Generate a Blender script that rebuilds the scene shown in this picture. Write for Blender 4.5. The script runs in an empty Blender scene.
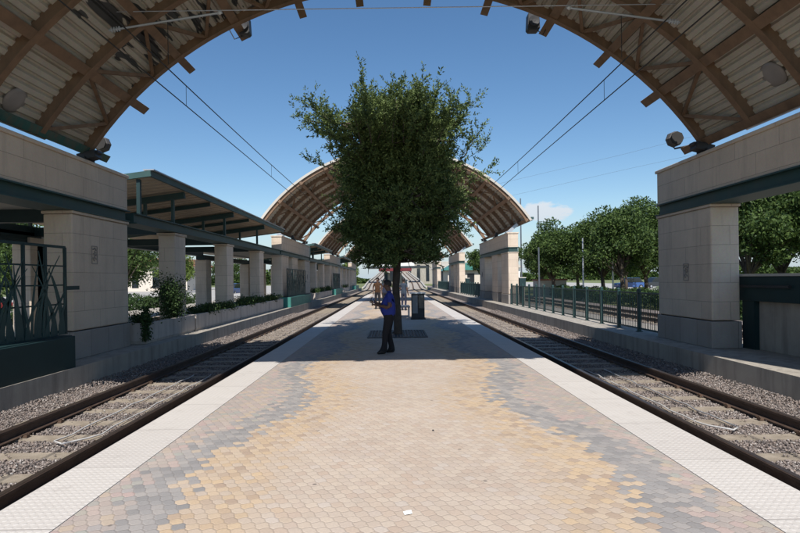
import bpy, math, random
import numpy as np
from mathutils import Vector, Matrix
PI = math.pi
C = bpy.context.scene.collection
SC = bpy.context.scene
random.seed(7)
EYE = 1.65

# ------------------------------------------------------------------ materials
def nt(name):
    m = bpy.data.materials.new(name); m.use_nodes = True
    t = m.node_tree; t.nodes.clear()
    o = t.nodes.new('ShaderNodeOutputMaterial'); b = t.nodes.new('ShaderNodeBsdfPrincipled')
    t.links.new(b.outputs[0], o.inputs[0])
    return m, t, b
def N(t, typ, **kw):
    n = t.nodes.new(typ)
    for k, v in kw.items(): setattr(n, k, v)
    return n
def L(t, a, b): t.links.new(a, b)
def setin(t, n, i, v):
    if v is None: return
    if hasattr(v, 'is_linked') or hasattr(v, 'links'): t.links.new(v, n.inputs[i])
    else: n.inputs[i].default_value = v
def M_(t, op, a, b=None, c=None, clamp=False):
    n = N(t, 'ShaderNodeMath', operation=op, use_clamp=clamp)
    setin(t, n, 0, a); setin(t, n, 1, b); setin(t, n, 2, c)
    return n.outputs[0]
def V_(t, op, a, b=None, out=0):
    n = N(t, 'ShaderNodeVectorMath', operation=op)
    setin(t, n, 0, a); setin(t, n, 1, b)
    return n.outputs[out]
def mix(t, f, a, b, typ='MIX'):
    n = N(t, 'ShaderNodeMix', data_type='RGBA', blend_type=typ)
    setin(t, n, 0, f)
    for i, v in ((6, a), (7, b)):
        if isinstance(v, tuple): n.inputs[i].default_value = (v + (1,))[:4]
        else: t.links.new(v, n.inputs[i])
    return n.outputs[2]
def noise(t, vec, sc, det=4, rough=.6, dist=0):
    n = N(t, 'ShaderNodeTexNoise'); n.inputs['Scale'].default_value = sc
    n.inputs['Detail'].default_value = det; n.inputs['Roughness'].default_value = rough
    n.inputs['Distortion'].default_value = dist
    if vec is not None: L(t, vec, n.inputs['Vector'])
    return n
def ramp(t, f, stops):
    r = N(t, 'ShaderNodeValToRGB'); e = r.color_ramp.elements
    while len(e) < len(stops): e.new(.5)
    for el, (p, c) in zip(e, stops):
        el.position = p; el.color = (c + (1,))[:4] if isinstance(c, tuple) else (c, c, c, 1)
    setin(t, r, 0, f); return r.outputs[0]
def bump(t, b, h, strength, dist=.02):
    n = N(t, 'ShaderNodeBump'); n.inputs['Strength'].default_value = strength
    n.inputs['Distance'].default_value = dist
    L(t, h, n.inputs['Height']); L(t, n.outputs[0], b.inputs['Normal'])
def coords(t, what='Object'): return N(t, 'ShaderNodeTexCoord').outputs[what]

def mk(name, col, rough=.7, var=.25, sc=3, bstr=.15, bsc=40, metal=0, dirt=None, spec=.4):
    m, t, b = nt(name); co = coords(t)
    n = noise(t, co, sc, 6)
    lo = tuple(c*(1-var) for c in col); hi = tuple(min(1, c*(1+var)) for c in col)
    c = ramp(t, n.outputs[0], [(.3, lo), (.7, hi)])
    n2 = noise(t, co, sc*9, 4)
    c = mix(t, .35, c, mix(t, n2.outputs[0], lo, hi))
    if dirt:
        mp = N(t, 'ShaderNodeMapping'); mp.inputs['Scale'].default_value = (5, 5, .5); L(t, co, mp.inputs[0])
        n3 = noise(t, mp.outputs[0], 1, 5)
        c = mix(t, M_(t, 'MULTIPLY', ramp(t, n3.outputs[0], [(.45, 0.), (.7, 1.)]), .6), c, dirt)
    L(t, c, b.inputs['Base Color'])
    b.inputs['Roughness'].default_value = rough; b.inputs['Metallic'].default_value = metal
    b.inputs['Specular IOR Level'].default_value = spec
    if bstr: bump(t, b, noise(t, co, bsc, 5).outputs[0], bstr)
    return m

MAT = {}
def stone(name, c1, c2, mortar, bw, bh, off=0.0):
    m, t, b = nt(name); co = coords(t)
    s = N(t, 'ShaderNodeSeparateXYZ'); L(t, co, s.inputs[0])
    cb = N(t, 'ShaderNodeCombineXYZ')
    L(t, M_(t, 'ADD', s.outputs[0], s.outputs[1]), cb.inputs[0]); L(t, M_(t, 'ADD', s.outputs[2], off), cb.inputs[1])
    br = N(t, 'ShaderNodeTexBrick'); L(t, cb.outputs[0], br.inputs['Vector'])
    br.inputs['Scale'].default_value = 1; br.inputs['Brick Width'].default_value = bw; br.inputs['Row Height'].default_value = bh
    br.inputs['Mortar Size'].default_value = .007; br.inputs['Mortar Smooth'].default_value = .3; br.inputs['Bias'].default_value = 0
    br.inputs['Color1'].default_value = c1+(1,); br.inputs['Color2'].default_value = c2+(1,); br.inputs['Mortar'].default_value = mortar+(1,)
    n = noise(t, co, 1.6, 8, .65); n2 = noise(t, co, 30, 5, .7)
    c = mix(t, .55, br.outputs[0], mix(t, n.outputs[0], (.45, .41, .37), (.98, .97, .96)), 'MULTIPLY')
    c = mix(t, .25, c, n2.outputs[1], 'OVERLAY')
    mp = N(t, 'ShaderNodeMapping'); mp.inputs['Scale'].default_value = (3, 3, .35); L(t, co, mp.inputs[0])
    st = noise(t, mp.outputs[0], 1.4, 6, .7)
    c = mix(t, M_(t, 'MULTIPLY', ramp(t, st.outputs[0], [(.5, 0.), (.75, 1.)]), .28), c, (.16, .13, .11))
    L(t, c, b.inputs['Base Color']); b.inputs['Roughness'].default_value = .85
    h = M_(t, 'SUBTRACT', M_(t, 'MULTIPLY', n2.outputs[0], .25), br.outputs['Fac'])
    bump(t, b, h, .5, .008)
    return m
MAT['stone'] = stone('limestone blocks', (.76, .64, .515), (.69, .575, .46), (.47, .39, .31), 1.3, .425, .235)
MAT['base'] = stone('grey base stone', (.40, .365, .33), (.35, .32, .29), (.16, .15, .145), .75, .61, .0)
MAT['concrete'] = mk('concrete', (.37, .335, .285), .9, .18, 1.5, .3, 60, dirt=(.15, .135, .12))
MAT['planterstone'] = mk('planter concrete', (.50, .44, .39), .9, .14, 1.2, .25, 50, dirt=(.27, .23, .20))
MAT['concrete_light'] = mk('pale concrete', (.50, .47, .42), .9, .14, .8, .2, 50)
MAT['green'] = mk('green painted steel', (.020, .058, .056), .5, .2, 2, .05, 30, dirt=(.04, .06, .055))
MAT['darkgreen'] = mk('dark green painted steel', (.010, .032, .034), .55, .2, 2, .05, 30)
MAT['brown'] = mk('brown painted steel', (.20, .122, .073), .6, .25, 2.5, .08, 40, dirt=(.11, .07, .045))
MAT['rust'] = mk('rusty rail steel', (.085, .056, .042), .65, .35, 6, .2, 80, metal=.2)
MAT['railhead'] = mk('worn rail head', (.10, .075, .06), .38, .2, 6, .05, 80, metal=.6)
MAT['clip'] = mk('rusty clip', (.10, .062, .042), .8, .3, 20, .2, 80)
MAT['sleeper'] = mk('sleeper concrete', (.31, .262, .205), .95, .25, 4, .4, 70, dirt=(.17, .135, .10))
MAT['grey_metal'] = mk('grey metal', (.17, .18, .20), .4, .15, 3, .03, 30, metal=.6)
MAT['dark_metal'] = mk('dark metal', (.035, .035, .038), .55, .2, 5, .05, 40)
MAT['galv'] = mk('galvanised steel', (.45, .47, .50), .4, .1, 5, .03, 40, metal=.5)
MAT['cable'] = mk('white conduit', (.50, .49, .475), .5, .05, 5, 0)
MAT['wire'] = mk('copper wire', (.03, .028, .026), .6, .1, 5, 0)
MAT['insul'] = mk('insulator', (.55, .56, .57), .4, .05, 5, 0)
MAT['tealeave'] = mk('teal eave beam', (.035, .11, .095), .6, .3, 1.5, .05, 30, dirt=(.15, .085, .05))
MAT['sunlit_green'] = mk('sunlit green painted steel', (.05, .21, .18), .5, .2, 2, .03, 30)  # planter green lightened, sunlight put into the colour
MAT['fascia'] = mk('canopy edge metal', (.035, .08, .076), .5, .2, 2, .03, 30)
MAT['tan'] = mk('tan soffit boards', (.46, .375, .285), .8, .18, 2, .1, 40)
MAT['trunk'] = mk('bark', (.085, .066, .052), .95, .4, 7, 1.0, 30)
MAT['asphalt'] = mk('asphalt', (.075, .073, .072), .9, .15, 1, .4, 120)
MAT['road'] = mk('pale road', (.38, .36, .33), .9, .12, .5, .2, 60)
MAT['white'] = mk('white paint', (.74, .73, .70), .5, .06, 2, .02, 30)
MAT['red'] = mk('red fascia', (.15, .02, .026), .5, .1, 1, 0)
MAT['paleblue'] = mk('light blue cloth', (.035, .05, .075), .9, .15, 10, .1, 60)
MAT['roofgreen'] = mk('green metal roof', (.06, .22, .19), .5, .1, 1, 0)
MAT['brick'] = mk('red brown wall', (.30, .13, .08), .9, .2, 2, .1, 30)
MAT['stucco'] = mk('pale stucco', (.62, .56, .48), .9, .1, .6, .1, 30)
MAT['glass'] = mk('dark glass', (.02, .025, .03), .08, .1, 1, 0, spec=.8)
MAT['tyre'] = mk('tyre rubber', (.02, .02, .02), .85, .1, 5, 0)
MAT['carblue'] = mk('blue car paint', (.04, .10, .28), .25, .05, 1, 0, spec=.7)
MAT['carwhite'] = mk('white car paint', (.7, .7, .7), .25, .04, 1, 0, spec=.7)
MAT['cardark'] = mk('dark car paint', (.03, .035, .04), .25, .05, 1, 0, spec=.7)
MAT['carred'] = mk('red car paint', (.35, .03, .02), .25, .05, 1, 0, spec=.7)
MAT['lamp'] = mk('lamp lens', (.6, .6, .58), .3, .05, 2, 0)
MAT['lens'] = mk('floodlight lens', (.05, .048, .046), .95, .1, 5, 0, spec=.05)
MAT['lampgrey'] = mk('weathered grey housing', (.085, .08, .078), .7, .15, 5, .05, 40)
MAT['dome'] = mk('grey acrylic dome', (.26, .235, .22), .35, .08, 3, 0)
MAT['paper'] = mk('paper', (.85, .85, .83), .8, .03, 5, 0)
MAT['soil'] = mk('soil', (.06, .045, .03), 1, .3, 8, .6, 60)

def leafmat(name, dark, light, trans=.25):
    m, t, b = nt(name)
    g = N(t, 'ShaderNodeNewGeometry')
    c = ramp(t, g.outputs['Random Per Island'], [(0, dark), (.55, tuple((a+b_)/2 for a, b_ in zip(dark, light))), (1, light)])
    L(t, c, b.inputs['Base Color']); b.inputs['Roughness'].default_value = .6
    b.inputs['Specular IOR Level'].default_value = .25
    o = [n for n in t.nodes if n.type == 'OUTPUT_MATERIAL'][0]
    tr = N(t, 'ShaderNodeBsdfTranslucent'); L(t, c, tr.inputs[0])
    mx = N(t, 'ShaderNodeMixShader'); mx.inputs[0].default_value = trans
    L(t, b.outputs[0], mx.inputs[1]); L(t, tr.outputs[0], mx.inputs[2]); L(t, mx.outputs[0], o.inputs[0])
    return m
MAT['leaf_main'] = leafmat('oak leaves', (.040, .070, .022), (.22, .285, .095))
MAT['leaf_bg'] = leafmat('broad leaves', (.022, .048, .013), (.105, .16, .04))
MAT['leaf_bg2'] = leafmat('yellow green leaves', (.06, .10, .02), (.19, .25, .06))
MAT['leaf_shrub'] = leafmat('shrub leaves', (.018, .04, .013), (.07, .12, .035))
MAT['leaf_sage'] = leafmat('sage leaves', (.10, .14, .08), (.28, .34, .22))

# ground / grass
def grassmat():
    m, t, b = nt('grass ground'); co = coords(t)
    n = noise(t, co, .12, 6); n2 = noise(t, co, 3, 6)
    c = ramp(t, n.outputs[0], [(.3, (.09, .12, .035)), (.55, (.15, .17, .06)), (.75, (.23, .21, .11))])
    c = mix(t, .4, c, mix(t, n2.outputs[0], (.05, .07, .02), (.22, .24, .10)))
    L(t, c, b.inputs['Base Color']); b.inputs['Roughness'].default_value = 1
    bump(t, b, noise(t, co, 25, 4).outputs[0], .5); return m
MAT['grass'] = grassmat()

# ballast: bed
def ballastmat(stones=False):
    m, t, b = nt('ballast stone' if stones else 'ballast bed')
    cols = [(0, (.08, .068, .066)), (.22, (.155, .128, .115)), (.5, (.235, .20, .18)), (.75, (.25, .195, .165)), (.93, (.31, .27, .25)), (1, (.44, .41, .38))]
    if stones:
        g = N(t, 'ShaderNodeNewGeometry'); co = coords(t)
        c = ramp(t, g.outputs['Random Per Island'], cols)
        c = mix(t, .3, c, noise(t, co, 60, 3).outputs[0], 'OVERLAY')
    else:
        co = coords(t); v = N(t, 'ShaderNodeTexVoronoi'); v.inputs['Scale'].default_value = 19; L(t, co, v.inputs['Vector'])
        s = N(t, 'ShaderNodeSeparateXYZ'); L(t, v.outputs['Color'], s.inputs[0])
        c = ramp(t, s.outputs[0], cols)
        bump(t, b, v.outputs['Distance'], -1.0, .035)
    L(t, c, b.inputs['Base Color']); b.inputs['Roughness'].default_value = .9
    return m
MAT['ballast'] = ballastmat(); MAT['stones'] = ballastmat(True)

# tactile strip
def tactile():
    m, t, b = nt('tactile tiles'); co = coords(t)
    s = N(t, 'ShaderNodeSeparateXYZ'); L(t, co, s.inputs[0])
    def cell(o, p):
        f = M_(t, 'FRACT', M_(t, 'DIVIDE', o, p)); return M_(t, 'SUBTRACT', f, .5)
    cx, cy = cell(s.outputs[0], .058), cell(s.outputs[1], .058)
    d = M_(t, 'SQRT', M_(t, 'ADD', M_(t, 'MULTIPLY', cx, cx), M_(t, 'MULTIPLY', cy, cy)))
    h = M_(t, 'SUBTRACT', 1.0, M_(t, 'SMOOTHSTEP', d, .18, .32)) if False else ramp(t, d, [(.2, 1.), (.34, 0.)])
    jy = M_(t, 'ABSOLUTE', cell(s.outputs[1], 1.22)); joint = ramp(t, jy, [(.493, 0.), (.497, 1.)])
    n = noise(t, co, 1.1, 6, .7); n2 = noise(t, co, 25, 4)
    # tile-to-tile tint
    ti = N(t, 'ShaderNodeTexWhiteNoise', noise_dimensions='1D'); L(t, M_(t, 'FLOOR', M_(t, 'ADD', M_(t, 'DIVIDE', s.outputs[1], 1.22), .0)), ti.inputs['W'])
    c = mix(t, ti.outputs[0], (.52, .475, .43), (.57, .525, .475))
    c = mix(t, .35, c, mix(t, n.outputs[0], (.36, .33, .30), (.62, .59, .56)))
    c = mix(t, M_(t, 'MULTIPLY', ramp(t, n2.outputs[0], [(.55, 0.), (.8, 1.)]), .25), c, (.35, .31, .28))
    n6 = noise(t, co, 4.5, 7, .75)
    c = mix(t, M_(t, 'MULTIPLY', ramp(t, n6.outputs[0], [(.54, 0.), (.72, 1.)]), .4), c, (.30, .265, .24))
    c = mix(t, M_(t, 'MULTIPLY', h, .24), c, (.70, .67, .64))
    c = mix(t, M_(t, 'MULTIPLY', joint, .6), c, (.25, .22, .2))
    L(t, c, b.inputs['Base Color']); b.inputs['Roughness'].default_value = .75
    bump(t, b, M_(t, 'SUBTRACT', h, joint), .45, .006)
    return m
MAT['tactile'] = tactile()

# interlocking pavers
def pavers():
    m, t, b = nt('interlocking pavers'); co = coords(t)
    wob = noise(t, co, 55, 1)
    p = V_(t, 'MULTIPLY', co, (10.6, 10.6, 0))
    # tripartite lobed edges: distort the hexagon outline a little
    sn = N(t, 'ShaderNodeSeparateXYZ'); L(t, p, sn.inputs[0])
    wx = M_(t, 'MULTIPLY', M_(t, 'SINE', M_(t, 'MULTIPLY', sn.outputs[1], 7.255)), .07)
    wy = M_(t, 'MULTIPLY', M_(t, 'SINE', M_(t, 'MULTIPLY', sn.outputs[0], 6.283)), .05)
    cb = N(t, 'ShaderNodeCombineXYZ'); L(t, M_(t, 'ADD', sn.outputs[0], wx), cb.inputs[0]); L(t, M_(t, 'ADD', sn.outputs[1], wy), cb.inputs[1])
    p = cb.outputs[0]
    r = (1, 1.7320508, 1); hr = (.5, .8660254, 0)
    a = V_(t, 'SUBTRACT', V_(t, 'FRACTION', V_(t, 'DIVIDE', p, r)), (.5, .5, 0)); a = V_(t, 'MULTIPLY', a, (1, 1.7320508, 0))
    q = V_(t, 'SUBTRACT', p, hr)
    bb = V_(t, 'SUBTRACT', V_(t, 'FRACTION', V_(t, 'DIVIDE', q, r)), (.5, .5, 0)); bb = V_(t, 'MULTIPLY', bb, (1, 1.7320508, 0))
    la = V_(t, 'DOT_PRODUCT', a, a, 1); lb = V_(t, 'DOT_PRODUCT', bb, bb, 1)
    sel = M_(t, 'LESS_THAN', la, lb)
    mx = N(t, 'ShaderNodeMix', data_type='VECTOR'); L(t, sel, mx.inputs[0]); L(t, bb, mx.inputs[4]); L(t, a, mx.inputs[5])
    g = mx.outputs[1]; cid = V_(t, 'SUBTRACT', p, g)
    ga = V_(t, 'ABSOLUTE', g); s = N(t, 'ShaderNodeSeparateXYZ'); L(t, ga, s.inputs[0])
    d2 = M_(t, 'ADD', M_(t, 'MULTIPLY', s.outputs[0], .5), M_(t, 'MULTIPLY', s.outputs[1], .8660254))
    edge = M_(t, 'SUBTRACT', .5, M_(t, 'MAXIMUM', s.outputs[0], d2))
    rid = V_(t, 'SNAP', V_(t, 'ADD', cid, (.1, .1, 0)), (.25, .25, 1))
    wn = N(t, 'ShaderNodeTexWhiteNoise'); L(t, rid, wn.inputs['Vector'])
    sw = N(t, 'ShaderNodeSeparateColor'); L(t, wn.outputs['Color'], sw.inputs[0])
    R1, R2, R3 = sw.outputs[0], sw.outputs[1], sw.outputs[2]
    # world position of the cell
    cw = N(t, 'ShaderNodeSeparateXYZ'); L(t, V_(t, 'DIVIDE', cid, (10.6, 10.6, 1)), cw.inputs[0])
    ax = M_(t, 'ABSOLUTE', cw.outputs[0])
    ph = M_(t, 'MULTIPLY', M_(t, 'SUBTRACT', cw.outputs[1], 7.6), 2*PI/5.7)
    bandc = M_(t, 'SUBTRACT', 1.72, M_(t, 'MULTIPLY', M_(t, 'COSINE', ph), .27))
    big = noise(t, V_(t, 'DIVIDE', cid, (10.6, 10.6, 1)), 1.6, 3)
    dd = M_(t, 'SUBTRACT', ax, bandc)
    dd = M_(t, 'ADD', dd, M_(t, 'MULTIPLY', M_(t, 'SUBTRACT', R1, .5), .30))
    dd = M_(t, 'ADD', dd, M_(t, 'MULTIPLY', M_(t, 'SUBTRACT', big.outputs[0], .5), .35))
    ctr = ramp(t, R2, [(0, (.52, .425, .345)), (.25, (.57, .48, .395)), (.5, (.595, .50, .405)), (.75, (.53, .42, .335)), (1, (.585, .51, .44))])
    tan = ramp(t, R2, [(0, (.56, .425, .285)), (.25, (.57, .46, .35)), (.5, (.43, .325, .245)), (.75, (.61, .46, .30)), (1, (.53, .44, .36))])
    blu = ramp(t, R2, [(0, (.275, .265, .26)), (.5, (.34, .325, .315)), (.8, (.41, .38, .355)), (1, (.31, .295, .29))])
    out = ramp(t, R2, [(0, (.46, .385, .34)), (.2, (.41, .36, .33)), (.4, (.50, .425, .37)), (.55, (.48, .365, .335)), (.7, (.385, .385, .345)), (.85, (.53, .42, .32)), (1, (.40, .37, .355))])
    c = mix(t, ramp(t, M_(t, 'ADD', dd, 1.05), [(.0, 0.), (.45, 1.)]), ctr, tan)
    c = mix(t, M_(t, 'GREATER_THAN', dd, -.19), c, blu)
    c = mix(t, M_(t, 'GREATER_THAN', dd, .2), c, out)
    n = noise(t, co, .7, 6, .65); n2 = noise(t, co, 60, 4, .7)
    c = mix(t, .45, c, mix(t, n.outputs[0], (.43, .40, .375), (.92, .885, .855)), 'MULTIPLY')
    c = mix(t, .22, c, n2.outputs[0], 'OVERLAY')
    n3 = noise(t, co, 6, 6, .75)
    c = mix(t, M_(t, 'MULTIPLY', ramp(t, n3.outputs[0], [(.56, 0.), (.78, 1.)]), .45), c, (.27, .22, .18))
    vo = N(t, 'ShaderNodeTexVoronoi'); vo.inputs['Scale'].default_value = 2.1; L(t, co, vo.inputs['Vector'])
    c = mix(t, ramp(t, vo.outputs['Distance'], [(.03, .75), (.045, 0.)]), c, (.12, .10, .09))
    n5 = noise(t, co, .33, 5, .6)
    c = mix(t, M_(t, 'MULTIPLY', ramp(t, n5.outputs[0], [(.48, 0.), (.66, 1.)]), .22), c, (.30, .25, .215))
    jf = ramp(t, edge, [(.012, 1.), (.045, 0.)])
    c = mix(t, M_(t, 'MULTIPLY', jf, .34), c, (.19, .155, .125))
    L(t, c, b.inputs['Base Color']); b.inputs['Roughness'].default_value = .85
    h = M_(t, 'ADD', ramp(t, edge, [(.0, 0.), (.09, 1.)]), M_(t, 'MULTIPLY', n2.outputs[0], .25))
    h = M_(t, 'ADD', h, M_(t, 'MULTIPLY', R3, .35))
    bump(t, b, h, .5, .006)
    return m
MAT['pavers'] = pavers()

# corrugated deck with paint flaking off along the sheets
def deckmat(name, peel):
    m, t, b = nt(name); co = coords(t)
    n = noise(t, co, 1.2, 6); n2 = noise(t, co, 20, 4)
    c = ramp(t, n.outputs[0], [(.3, (.38, .345, .29)), (.7, (.50, .46, .39))])
    c = mix(t, .2, c, n2.outputs[1], 'OVERLAY')
    mp = N(t, 'ShaderNodeMapping'); mp.inputs['Scale'].default_value = (2.6, .55, 2.6); L(t, co, mp.inputs[0])
    n3 = noise(t, mp.outputs[0], 1.5, 3, .45, .6); n4 = noise(t, co, .35, 2)
    s = N(t, 'ShaderNodeSeparateXYZ'); L(t, co, s.inputs[0])
    zone = ramp(t, M_(t, 'DIVIDE', M_(t, 'MULTIPLY', s.outputs[0], -1.), 8.), [(.16, 0.), (.3, 1.), (.74, 1.), (.78, .0)])
    f = M_(t, 'ADD', n3.outputs[0], M_(t, 'MULTIPLY', M_(t, 'SUBTRACT', zone, 1.0), .35))
    f = ramp(t, f, [(.545, 0.), (.56, 1.)])
    c = mix(t, M_(t, 'MULTIPLY', f, peel), c, (.035, .038, .042))
    L(t, c, b.inputs['Base Color']); b.inputs['Roughness'].default_value = .6
    return m
MAT['deck'] = deckmat('corrugated deck peeling', .95); MAT['deck2'] = deckmat('corrugated deck', 0.)

# ------------------------------------------------------------------ mesh helpers
class MB:
    def __init__(s): s.v = []; s.f = []; s.mi = []; s.cur = 0
    def add(s, vs, fs):
        o = len(s.v); s.v += [tuple(v) for v in vs]
        for f in fs: s.f.append(tuple(i+o for i in f)); s.mi.append(s.cur)
        return s
    def box(s, x0, x1, y0, y1, z0, z1):
        if x0 > x1: x0, x1 = x1, x0
        if y0 > y1: y0, y1 = y1, y0
        return s.add([(x0,y0,z0),(x1,y0,z0),(x1,y1,z0),(x0,y1,z0),(x0,y0,z1),(x1,y0,z1),(x1,y1,z1),(x0,y1,z1)],
                     [(0,3,2,1),(4,5,6,7),(0,1,5,4),(1,2,6,5),(2,3,7,6),(3,0,4,7)])
    def bar(s, p, q, w, h, up=(0,0,1)):
        p, q = Vector(p), Vector(q); d = (q-p).normalized(); up = Vector(up)
        a = d.cross(up)
        if a.length < 1e-4: a = d.cross(Vector((1,0,0)))
        a.normalize(); b = a.cross(d).normalized(); a = a*w/2; b = b*h/2
        return s.add([p-a-b,p+a-b,p+a+b,p-a+b,q-a-b,q+a-b,q+a+b,q-a+b],
                     [(0,1,2,3),(7,6,5,4),(1,0,4,5),(2,1,5,6),(3,2,6,7),(0,3,7,4)])
    def tube(s, pts, rad, n=8, cap=True):
        pts = [Vector(p) for p in pts]
        if not isinstance(rad, (list, tuple)): rad = [rad]*len(pts)
        o = len(s.v); prev = None
        for i, p in enumerate(pts):
            d = (pts[min(i+1, len(pts)-1)] - pts[max(i-1, 0)]).normalized()
            if prev is None:
                a = d.cross(Vector((0,0,1)))
                if a.length < 1e-3: a = d.cross(Vector((1,0,0)))
            else: a = prev - d*prev.dot(d)
            a.normalize(); prev = a; b = d.cross(a)
            for k in range(n):
                an = 2*PI*k/n; s.v.append(tuple(p + (a*math.cos(an)+b*math.sin(an))*rad[i]))
        for i in range(len(pts)-1):
            for k in range(n):
                s.f.append((o+i*n+k, o+i*n+(k+1)%n, o+(i+1)*n+(k+1)%n, o+(i+1)*n+k)); s.mi.append(s.cur)
        if cap:
            s.f.append(tuple(o+k for k in range(n-1,-1,-1))); s.mi.append(s.cur)
            s.f.append(tuple(o+(len(pts)-1)*n+k for k in range(n))); s.mi.append(s.cur)
        return s
    def lathe(s, c, prof, n=16, axis='z'):
        o = len(s.v); c = Vector(c)
        for r, h in prof:
            for k in range(n):
                an = 2*PI*k/n; x, y = r*math.cos(an), r*math.sin(an)
                v = (x, y, h) if axis == 'z' else ((x, h, y) if axis == 'y' else (h, x, y))
                s.v.append(tuple(c+Vector(v)))
        for i in range(len(prof)-1):
            for k in range(n):
                s.f.append((o+i*n+k, o+i*n+(k+1)%n, o+(i+1)*n+(k+1)%n, o+(i+1)*n+k)); s.mi.append(s.cur)
        s.f.append(tuple(o+k for k in range(n-1,-1,-1))); s.mi.append(s.cur)
        s.f.append(tuple(o+(len(prof)-1)*n+k for k in range(n))); s.mi.append(s.cur)
        return s
    def prism(s, poly, a, b, axis='y'):
        n = len(poly)
        def mkp(u, v, w): return {'y': (u, w, v), 'x': (w, u, v), 'z': (u, v, w)}[axis]
        vs = [mkp(u, v, a) for u, v in poly] + [mkp(u, v, b) for u, v in poly]
        fs = [tuple(range(n-1,-1,-1)), tuple(range(n, 2*n))] + [(i, (i+1)%n, n+(i+1)%n, n+i) for i in range(n)]
        return s.add(vs, fs)
    def build(s, name, mat, parent=None, bevel=0, smooth=False):
        off = Vector((0,0,0)) if parent is None else Vector(parent['_o'])
        me = bpy.data.meshes.new(name)
        me.from_pydata([tuple(Vector(v)-off) for v in s.v], [], s.f)
        mats = mat if isinstance(mat, (list, tuple)) else [mat]
        for m in mats: me.materials.append(MAT[m] if isinstance(m, str) else m)
        if len(mats) > 1: me.polygons.foreach_set('material_index', s.mi)
        import bmesh
        bm = bmesh.new(); bm.from_mesh(me); bmesh.ops.recalc_face_normals(bm, faces=bm.faces); bm.to_mesh(me); bm.free()
        if smooth: me.polygons.foreach_set('use_smooth', [True]*len(me.polygons))
        o = bpy.data.objects.new(name, me); C.objects.link(o)
        if parent is not None:
            o.parent = ROOT[parent['_k']]
            if len(parent) > 2: pass
        if bevel:
            bv = o.modifiers.new('bevel', 'BEVEL'); bv.width = bevel; bv.segments = 2; bv.limit_method = 'ANGLE'
        o.update_tag(); return o
ROOT = {}
class P(dict):
    """a parent handle: holds the origin and the Blender object"""
def thing(name, label, cat, loc=(0,0,0), group=None, rz=0):
    o = bpy.data.objects.new(name, None); C.objects.link(o); o.location = loc; o.rotation_euler[2] = rz
    o['label'] = label; o['category'] = cat; o.empty_display_size = .2
    if group: o['group'] = group
    h = P(_o=tuple(loc), _k=len(ROOT)); ROOT[h['_k']] = o; h.obj = o
    return h
def sub(o, origin):
    h = P(_o=tuple(origin), _k=len(ROOT)); ROOT[h['_k']] = o; h.obj = o; return h
def tag(o, label, cat, group=None):
    o['label'] = label; o['category'] = cat
    if group: o['group'] = group
    return o
def struct(o, kind='structure'): o['kind'] = kind; return o
def copy_tree(o, loc=None, parent=None, label=None, rz=None):
    c = o.copy(); C.objects.link(c)
    if parent is not None: c.parent = parent
    if loc is not None: c.location = loc
    if label: c['label'] = label
    if rz is not None: c.rotation_euler[2] = rz
    for ch in list(o.children): copy_tree(ch, parent=c)
    return c

def np_mesh(name, verts, quads, mat, parent=None, nside=4):
    me = bpy.data.meshes.new(name); nv, nf = len(verts), len(quads)
    off = np.array(parent['_o'] if parent is not None else (0,0,0))
    me.vertices.add(nv); me.vertices.foreach_set('co', (verts-off).astype(np.float32).ravel())
    me.loops.add(nf*nside); me.loops.foreach_set('vertex_index', quads.astype(np.int32).ravel())
    me.polygons.add(nf); me.polygons.foreach_set('loop_start', np.arange(0, nf*nside, nside, dtype=np.int32))
    me.update(calc_edges=True); me.materials.append(MAT[mat])
    o = bpy.data.objects.new(name, me); C.objects.link(o)
    if parent is not None: o.parent = parent.obj
    return o

# ------------------------------------------------------------------ layout numbers
HALF, INNER = 2.97, 2.385       # centre platform half width, inner edge of tactile strip
TC = 4.46                       # track centre
LEDGE = 6.35                    # side platform edge
WALL = 7.0                      # track-side face of the stone gateways
PEND = 62.0                     # end of platform

# ------------------------------------------------------------------ ground
g = MB(); g.add([(-900,-300,-.6),(900,-300,-.6),(900,1500,-.6),(-900,1500,-.6)], [(0,1,2,3)])
struct(g.build('ground', 'grass'))
b_ = MB(); b_.box(-LEDGE, LEDGE, -12, 140, -.62, -.47); struct(b_.build('ballast_bed', 'ballast'))
b_ = MB(); b_.box(8.6, 15.6, -12, 160, -.62, -.46); struct(b_.build('second_ballast_bed', 'ballast'))
# centre platform with rounded far end
def outline(hw, yend, r, y0=-8, inset=0):
    pts = [(-hw, y0), (hw, y0)]
    for k in range(9):
        a = k/8*PI/2; pts.append((hw-r+r*math.cos(a), yend-r+r*math.sin(a)))
    for k in range(9):
        a = PI/2+k/8*PI/2; pts.append((-hw+r+r*math.cos(a), yend-r+r*math.sin(a)))
    return pts
p = MB(); p.prism(outline(HALF-.04, PEND-.04, 2.4), -.55, -.06, 'z'); struct(p.build('platform_base', 'concrete'))
p = MB(); p.prism(outline(INNER, PEND-.58, 1.9), -.055, 0, 'z'); struct(p.build('platform', 'pavers'))
o1 = outline(HALF, PEND, 2.5)[1:]+[(-HALF, -8)]; o2 = outline(INNER+.004, PEND-.576, 1.9)[1:]+[(-INNER-.004, -8)]
n = len(o1); vs = [(x,y,.003) for x,y in o1]+[(x,y,.003) for x,y in o2]+[(x,y,-.056) for x,y in o1]+[(x,y,-.056) for x,y in o2]
fs = []
for i in range(n-1): fs += [(i,i+1,n+i+1,n+i), (2*n+i,2*n+i+1,i+1,i), (n+i,n+i+1,3*n+i+1,3*n+i), (3*n+i,3*n+i+1,2*n+i+1,2*n+i)]
p = MB(); p.add(vs, fs); struct(p.build('tactile_paving', 'tactile'))
# side platforms
p = MB(); p.box(-LEDGE, -15.5, -12, 105, -.62, 0); struct(p.build('left_side_platform', 'concrete'))
p = MB(); p.box(LEDGE, 8.5, -12, 105, -.62, 0); struct(p.build('right_side_platform', 'concrete'))
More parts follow.
